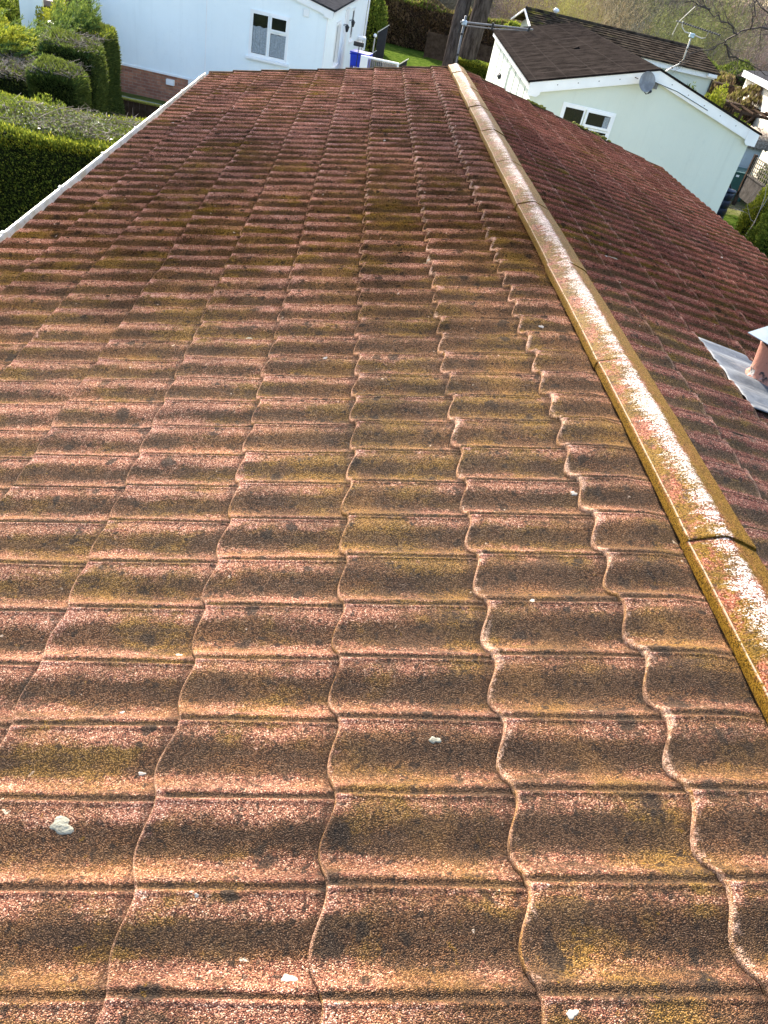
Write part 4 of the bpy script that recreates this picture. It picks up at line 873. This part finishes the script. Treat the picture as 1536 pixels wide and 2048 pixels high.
blob('ivy_tree', (1.5, 51.5, GZ), (.8, .8, 4.5), 5000, G['dark'], 'dark ivy covered tree column rising behind the beech hedge', ln=.14, wd=.09)
def panel_fence(loc, rz, nb, mat, lab, h=1.25):
    t = empty('panel_fence', loc, rz, label=lab, cat='fence')
    for k in range(nb):
        b = MB()
        for q in range(8): b.box(k*1.85+.05, k*1.85+1.8, -.02-.01*(q % 2), .0, .05+q*h/8, .05+(q+1)*h/8+.01)
        b.build('panel', mat, t); MB().box(k*1.85-.05, k*1.85+.05, -.05, .05, 0, h+.12).build('post', M['timber'], t)
panel_fence((2.0, 45.9, GZ), R(-12), 3, M['timber'], 'brown panel fence left of the tree trunks', 1.15)
panel_fence((6.4, 44.9, GZ), R(-12), 2, M['red_timber'], 'red-brown panel fence right of the tree trunks', 1.2)
make_hedge('box_hedge', (3.75, 38.4, GZ), R(-14), .85, .42, 1.0, 14000, G['hedge'], 'small bright clipped box hedge just beyond the ridge end', ln=.09, wd=.045, topmat=G['yellow'], ntop=4000)
def big_trunk(loc, top, r0, seed, lab, limbs=True):
    t = empty('bare_tree', loc, label=lab, cat='tree', group='two tall bare tree trunks'); rs = np.random.default_rng(seed)
    n_ = 14; pts = [(top[0]*k/n_+.12*math.sin(k*.8+seed), top[1]*k/n_, top[2]*k/n_) for k in range(n_+1)]
    rad = [r0*(1.25 if k == 0 else 1)*(1-.5*k/n_) for k in range(n_+1)]
    MB().tube(pts, rad, 18).build('trunk', M['bark'], t, smooth=True)
    A, B, ra, rb = [], [], [], []
    def grow(p, d, l, r, lev):
        q = p
        for s in range(3):
            d = unit(d+rs.normal(0, .18, 3)+np.array([0, 0, .05])); q2 = q+d*l/3; r2 = r*.82; A.append(q); B.append(q2); ra.append(r); rb.append(r2); q = q2; r = r2
            if lev < 4: 
                for _ in range(rs.integers(1, 3)): grow(q, unit(d+rs.normal(0, .75, 3)), l*rs.uniform(.5, .75), r*.55, lev+1)
    for k in range(6, n_+1):
        a = rs.uniform(0, 6.28)
        for _ in range(2): a += 2.4; grow(np.array(pts[k]), np.array([math.cos(a), math.sin(a), .7]), rs.uniform(2.2, 3.6), rad[k]*.42, 1)
    link('crown', segs_mesh('crown', A, B, ra, rb), M['bark'], t)
    return t
big_trunk((2.55, 37.0, GZ), (1.1, 2.5, 17), .33, 3, 'left one of the two tall trunks beyond the ridge, lit on its left edge')
big_trunk((3.45, 38.6, GZ), (.5, 2.0, 17), .42, 5, 'thicker right one of the two tall trunks beyond the ridge')
t = big_trunk((-10.0, 37.5, GZ), (.5, -1.0, 19), .5, 11, 'tall bare tree standing behind the blue house'); del t['group']
n_ = 1500; d = unit(rng.normal(0, 1, (n_, 3)))*rng.uniform(.1, 1, (n_, 1))**.5; A = np.array([-.3, -.5, 19.2-GZ])+d*np.array([3.8, 2.0, 1.45]); A = A[(np.sin(A[:, 0]*2.1)+np.sin(A[:, 2]*3.3+A[:, 0])+rng.normal(0, .6, n_)) > -.7]; n_ = len(A)  # unseen twig cloud added to the crown to shade the far roof
link('twigs', segs_mesh('twigs', A, A+unit(rng.normal(0, 1, (n_, 3)))*rng.uniform(.3, .7, (n_, 1)), np.full(n_, .035), np.full(n_, .015)), M['bark'], t)
# ---- woods
def scrub_mesh(seed, n, h, spread, lean=0, tw=.02):
    rs = np.random.default_rng(seed); A, B, ra, rb = [], [], [], []; tips = []
    def grow(p, d, l, r, lev):
        q = p; 
        for s in range(3):
            d = unit(d+rs.normal(0, .16, 3)+np.array([0, 0, .06])); q2 = q+d*l/3; r2 = r*.8; A.append(q); B.append(q2); ra.append(r); rb.append(r2); q = q2; r = r2
            if lev < 3:
                for _ in range(2): grow(q, unit(d+rs.normal(0, .5, 3)), l*rs.uniform(.5, .8), max(r*.6, tw*.5), lev+1)
            else: tips.append(q)
    for k in range(n):
        a = rs.uniform(0, 6.28); o = np.array([math.cos(a), math.sin(a), 0])*rs.uniform(0, .4)
        grow(o, unit(np.array([math.cos(a)*spread, math.sin(a)*spread, 1])), h*rs.uniform(.45, .7), .05, 1)
    return segs_mesh('twigs', A, B, ra, rb), np.array(tips)
def wood_mat(name, stops): 
    stops = [(p, tuple(min(.8, 1.05*q) for q in c)) for p, c in stops]
    return leaf_mat(name, stops, .9, .1, 0, obj=True)
WM = {'grey': wood_mat('grey_brown_twigs', [(0, (.07, .062, .045)), (.5, (.15, .132, .1)), (1, (.27, .24, .19))]),
      'olive': wood_mat('olive_twigs', [(0, (.13, .14, .05)), (.5, (.27, .27, .09)), (1, (.44, .43, .17))]),
      'gold': wood_mat('golden_willow_twigs', [(0, (.3, .26, .07)), (.5, (.55, .48, .14)), (1, (.75, .68, .26))]),
      'pink': wood_mat('pinkish_twigs', [(0, (.17, .11, .09)), (.5, (.3, .2, .17)), (1, (.42, .32, .27))]),
      'straw': wood_mat('straw_twigs', [(0, (.26, .19, .1)), (.5, (.42, .32, .18)), (1, (.6, .48, .3))])}
protos = []
for sd_i in range(4):
    me, tips = scrub_mesh(20+sd_i, 9, 6.0, .55); 
    n_ = 5; P = np.repeat(tips, n_, 0)+rng.normal(0, .14, (len(tips)*n_, 3)); lm = leaves(P, rng.normal(0, .5, P.shape)+np.array([0, 0, 1.]), .22, .035, 'catkins')
    protos.append((me, lm))
def wood_tree(x, y, sc, kind, p, lab, zs=1.0):
    me, lm = protos[p]; t = empty('woodland_tree', (x, y, GZ), rng.uniform(0, 6), label=lab, cat='tree', group='bare trees of the wood behind the gardens')
    t.scale = (sc, sc, sc*zs)
    for nm, mm in (('branches', me), ('catkins', lm)):
        o = bpy.data.objects.new(nm, mm); COL.objects.link(o); o.parent = t
        if not mm.materials: mm.materials.append(WM['grey'])
        o.material_slots[0].link = 'OBJECT'; o.material_slots[0].material = WM[kind]
    return t
kinds = {'grey': 'grey-brown bare tree', 'olive': 'olive green budding tree', 'gold': 'golden yellow willow', 'pink': 'pinkish brown bare tree', 'straw': 'straw coloured scrubby tree'}
seen = {}
def uniq(l):
    seen[l] = seen.get(l, 0)+1
    return l if seen[l] == 1 else ['', '', 'second ', 'third ', 'fourth ', 'fifth '][min(seen[l], 5)]+l
rows = [(53, -2, 24, 1.9, .62), (59, -1, 28, 2.3, .8), (67, -2, 34, 2.6, 1.0), (78, -2, 42, 3.0, 1.15), (94, -3, 52, 3.6, 1.35)]
for ri, (Yr, xa, xb, dx, sc) in enumerate(rows):
    x = xa
    while x < xb:
        f_ = (x-xa)/(xb-xa)
        xr = x*60/Yr
        if ri <= 2: kind = 'grey' if xr < 7.5 else 'pink' if xr < 9.5 else 'gold' if xr < 13 else 'straw' if xr < 16 else 'grey' if xr < 18 else 'olive' if xr < 22.5 else ['grey', 'pink', 'straw'][int(rng.integers(3))]
        else: kind = rng.choice(['grey', 'pink', 'grey', 'olive'])
        where = ['front of the wood', 'near rows of the wood', 'middle of the wood', 'deeper wood', 'far back of the wood'][ri]
        side_ = 'by the trunks' if f_ < .25 else 'above the felt roof' if f_ < .5 else 'above the dark roof' if f_ < .75 else 'above the outbuilding'
        wood_tree(x+rng.normal(0, .4), Yr+rng.normal(0, 1.5), sc*rng.uniform(.85, 1.15), kind, int(rng.integers(4)), uniq(f'{kinds[kind]} in the {where}, {side_}'))
        x += dx
# wooded rise far behind
n = N('distant_wood', .95, .05); n.col(n.mix(n.noise(.5, 6, .75), n.mix(n.noise(4, 4), (.06, .05, .045), (.15, .13, .11)), (.17, .15, .09))); n.bump(n.noise(1.2, 6, .8), .8)
V = []; F = []; nx, ny = 160, 14
for j in range(ny):
    for i in range(nx+1):
        x = -60+240*i/nx; y = 106+j*4; V.append((x, y, GZ+(6.0 if j else -.5)*(min(j, 4)/4)**.6+.8*mnoise.noise((x*.25, y*.2, 0))+.5*mnoise.noise((x*.9, y*.4, 3))*(j > 0)))
for j in range(ny-1):
    for i in range(nx): a = j*(nx+1)+i; F.append((a, a+1, a+nx+2, a+nx+1))
b = MB(); b.v = V; b.f = F; tag(b.build('wooded_hill', n.m, smooth=True), kind='structure')
# brambles in front of the wood, right middle
for (x, y, w_, h, mt, lab) in [(13.0, 40, 3.2, 2.4, 'beech', 'brown bramble thicket right of the dark tiled roof'), (17.5, 44, 3.5, 2.6, 'dark', 'dark shaded thicket behind the brown brambles'), (13.4, 33.6, 1.7, 2.25, 'beech', 'low russet hedge beside the rear green house'), (20.5, 37.5, 3, 2.4, 'beech', 'brown thicket behind the cream outbuilding')]:
    make_hedge('bramble_thicket', (x, y, GZ), R(-8), w_, 1.2, h, 14000, G[mt], lab, 'thicket', ln=.2, wd=.07, core=G['core_brown'], lump=.5, rnd=.5)
blob('golden_conifer', (11.35, 29.3, GZ), (.55, .5, 2.1), 9000, G['yellow'], 'bright yellow-green conifer beside the pergola', ln=.09, wd=.05)
blob('olive_shrub', (10.5, 30.2, GZ), (.8, .7, 1.9), 9000, G['hedge'], 'low olive shrub behind the right bargeboard end', ln=.08, wd=.04)
blob('rose_bush', (12.6, 29.6, GZ), (.6, .5, 1.6), 5000, G['hedge'], 'green climbing bush under the pergola', ln=.09, wd=.05)
blob('dark_shrub', (12.9, 25.6, GZ), (.6, .6, 1.4), 9000, G['dark'], 'dark evergreen shrub right of the corrugated shed', ln=.08, wd=.04)
blob('orange_tipped_shrub', (10.45, 20.6, GZ), (.75, .7, 1.25), 16000, G['yellow'], 'yellow and orange tinged shrub at the right edge', ln=.06, wd=.035)
blob('laurel_shrub', (10.3, 19.0, GZ), (.8, .9, 1.1), 22000, G['hedge'], 'dense green shrub at the right edge above the eave', ln=.06, wd=.035)
# bare sapling on the lawn
t = empty('sapling', (9.75, 20.1, GZ), label='thin pale bare sapling at the edge of the lawn', cat='sapling'); rs = np.random.default_rng(4); A, B, ra, rb = [], [], [], []
def grow2(p, d, l, r, lev, mx=3, up_=.05):
    q = p
    for s in range(4):
        d = unit(d+rs.normal(0, .14, 3)+np.array([0, 0, up_])); q2 = q+d*l/4; A.append(q); B.append(q2); ra.append(r); rb.append(r*.85); q = q2; r *= .85
        if lev < mx and s: grow2(q, unit(d+rs.normal(0, .55, 3)), l*rs.uniform(.45, .7), r*.6, lev+1, mx, up_)
grow2(np.array([0, 0, 0.]), np.array([.05, 0, 1]), 1.3, .022, 0)
link('trunk', segs_mesh('trunk', A, B, ra, rb), simple('pale_bark', (.42, .36, .3), .8), t)
# oak branch reaching in at the top right
t = empty('oak_tree', (13.3, 26.6, GZ), label='dark bare oak whose branches reach in at the top right', cat='tree'); rs = np.random.default_rng(9); A, B, ra, rb = [], [], [], []
O = Vector((13.3, 26.6, GZ))
def limb(pts, r0, seed):
    global rs; rs = np.random.default_rng(seed); pts = [np.array(p)-np.array(O) for p in pts]; n_ = len(pts)
    prev = None
    for i in range(n_-1):
        for k in range(3):
            a = pts[i]+(pts[i+1]-pts[i])*k/3+rs.normal(0, .03, 3)*(k > 0); b = pts[i]+(pts[i+1]-pts[i])*(k+1)/3
            A.append(a if prev is None else prev); prev = b+rs.normal(0, .05, 3); B.append(prev); f_ = 1-(i+(k+1)/3)/n_; ra.append(r0*(f_+1/(3*n_))); rb.append(r0*f_+.006)
            for _ in range(2): grow2(prev, unit((pts[i+1]-pts[i])+rs.normal(0, .8, 3)*np.linalg.norm(pts[i+1]-pts[i])), rs.uniform(.35, .9), max(r0*f_*.4, .007), 1, 3, 0)
limb([(13.6, 26, 1.9), (11.86, 26, 1.31), (10.96, 26, 1.17), (10.08, 26, .98), (9.62, 26.1, .68), (9.39, 26.1, .43), (8.84, 26, .22), (8.56, 26, -.07)], .05, 2)
limb([(9.75, 26.05, .8), (9.5, 26, .9), (9.15, 26, 1.06), (8.66, 26, 1.24), (8.21, 26, 1.5)], .028, 3)
limb([(8.66, 26, 1.24), (8.3, 26, 1.2), (7.93, 26, 1.26)], .025, 4)
limb([(9.5, 26, .5), (9.79, 26, .3), (10.35, 26, .18), (11.12, 26, -.01)], .03, 6)
limb([(11.2, 26, 1.2), (10.4, 26.2, 1.5), (9.9, 26.3, 1.75), (9.4, 26.3, 2.1)], .03, 7)
limb([(10.08, 26, .98), (9.9, 25.8, 1.35), (9.72, 25.7, 1.66)], .03, 8)
MB().tube([(0, 0, 0), (.1, 0, 3), (0, 0, 6), (.3, .2, 10)], [.42, .33, .26, .15], 16).build('trunk', M['bark'], t, smooth=True)
link('crown', segs_mesh('crown', A, B, ra, rb), simple('dark_bark', (.07, .052, .042), .9), t)
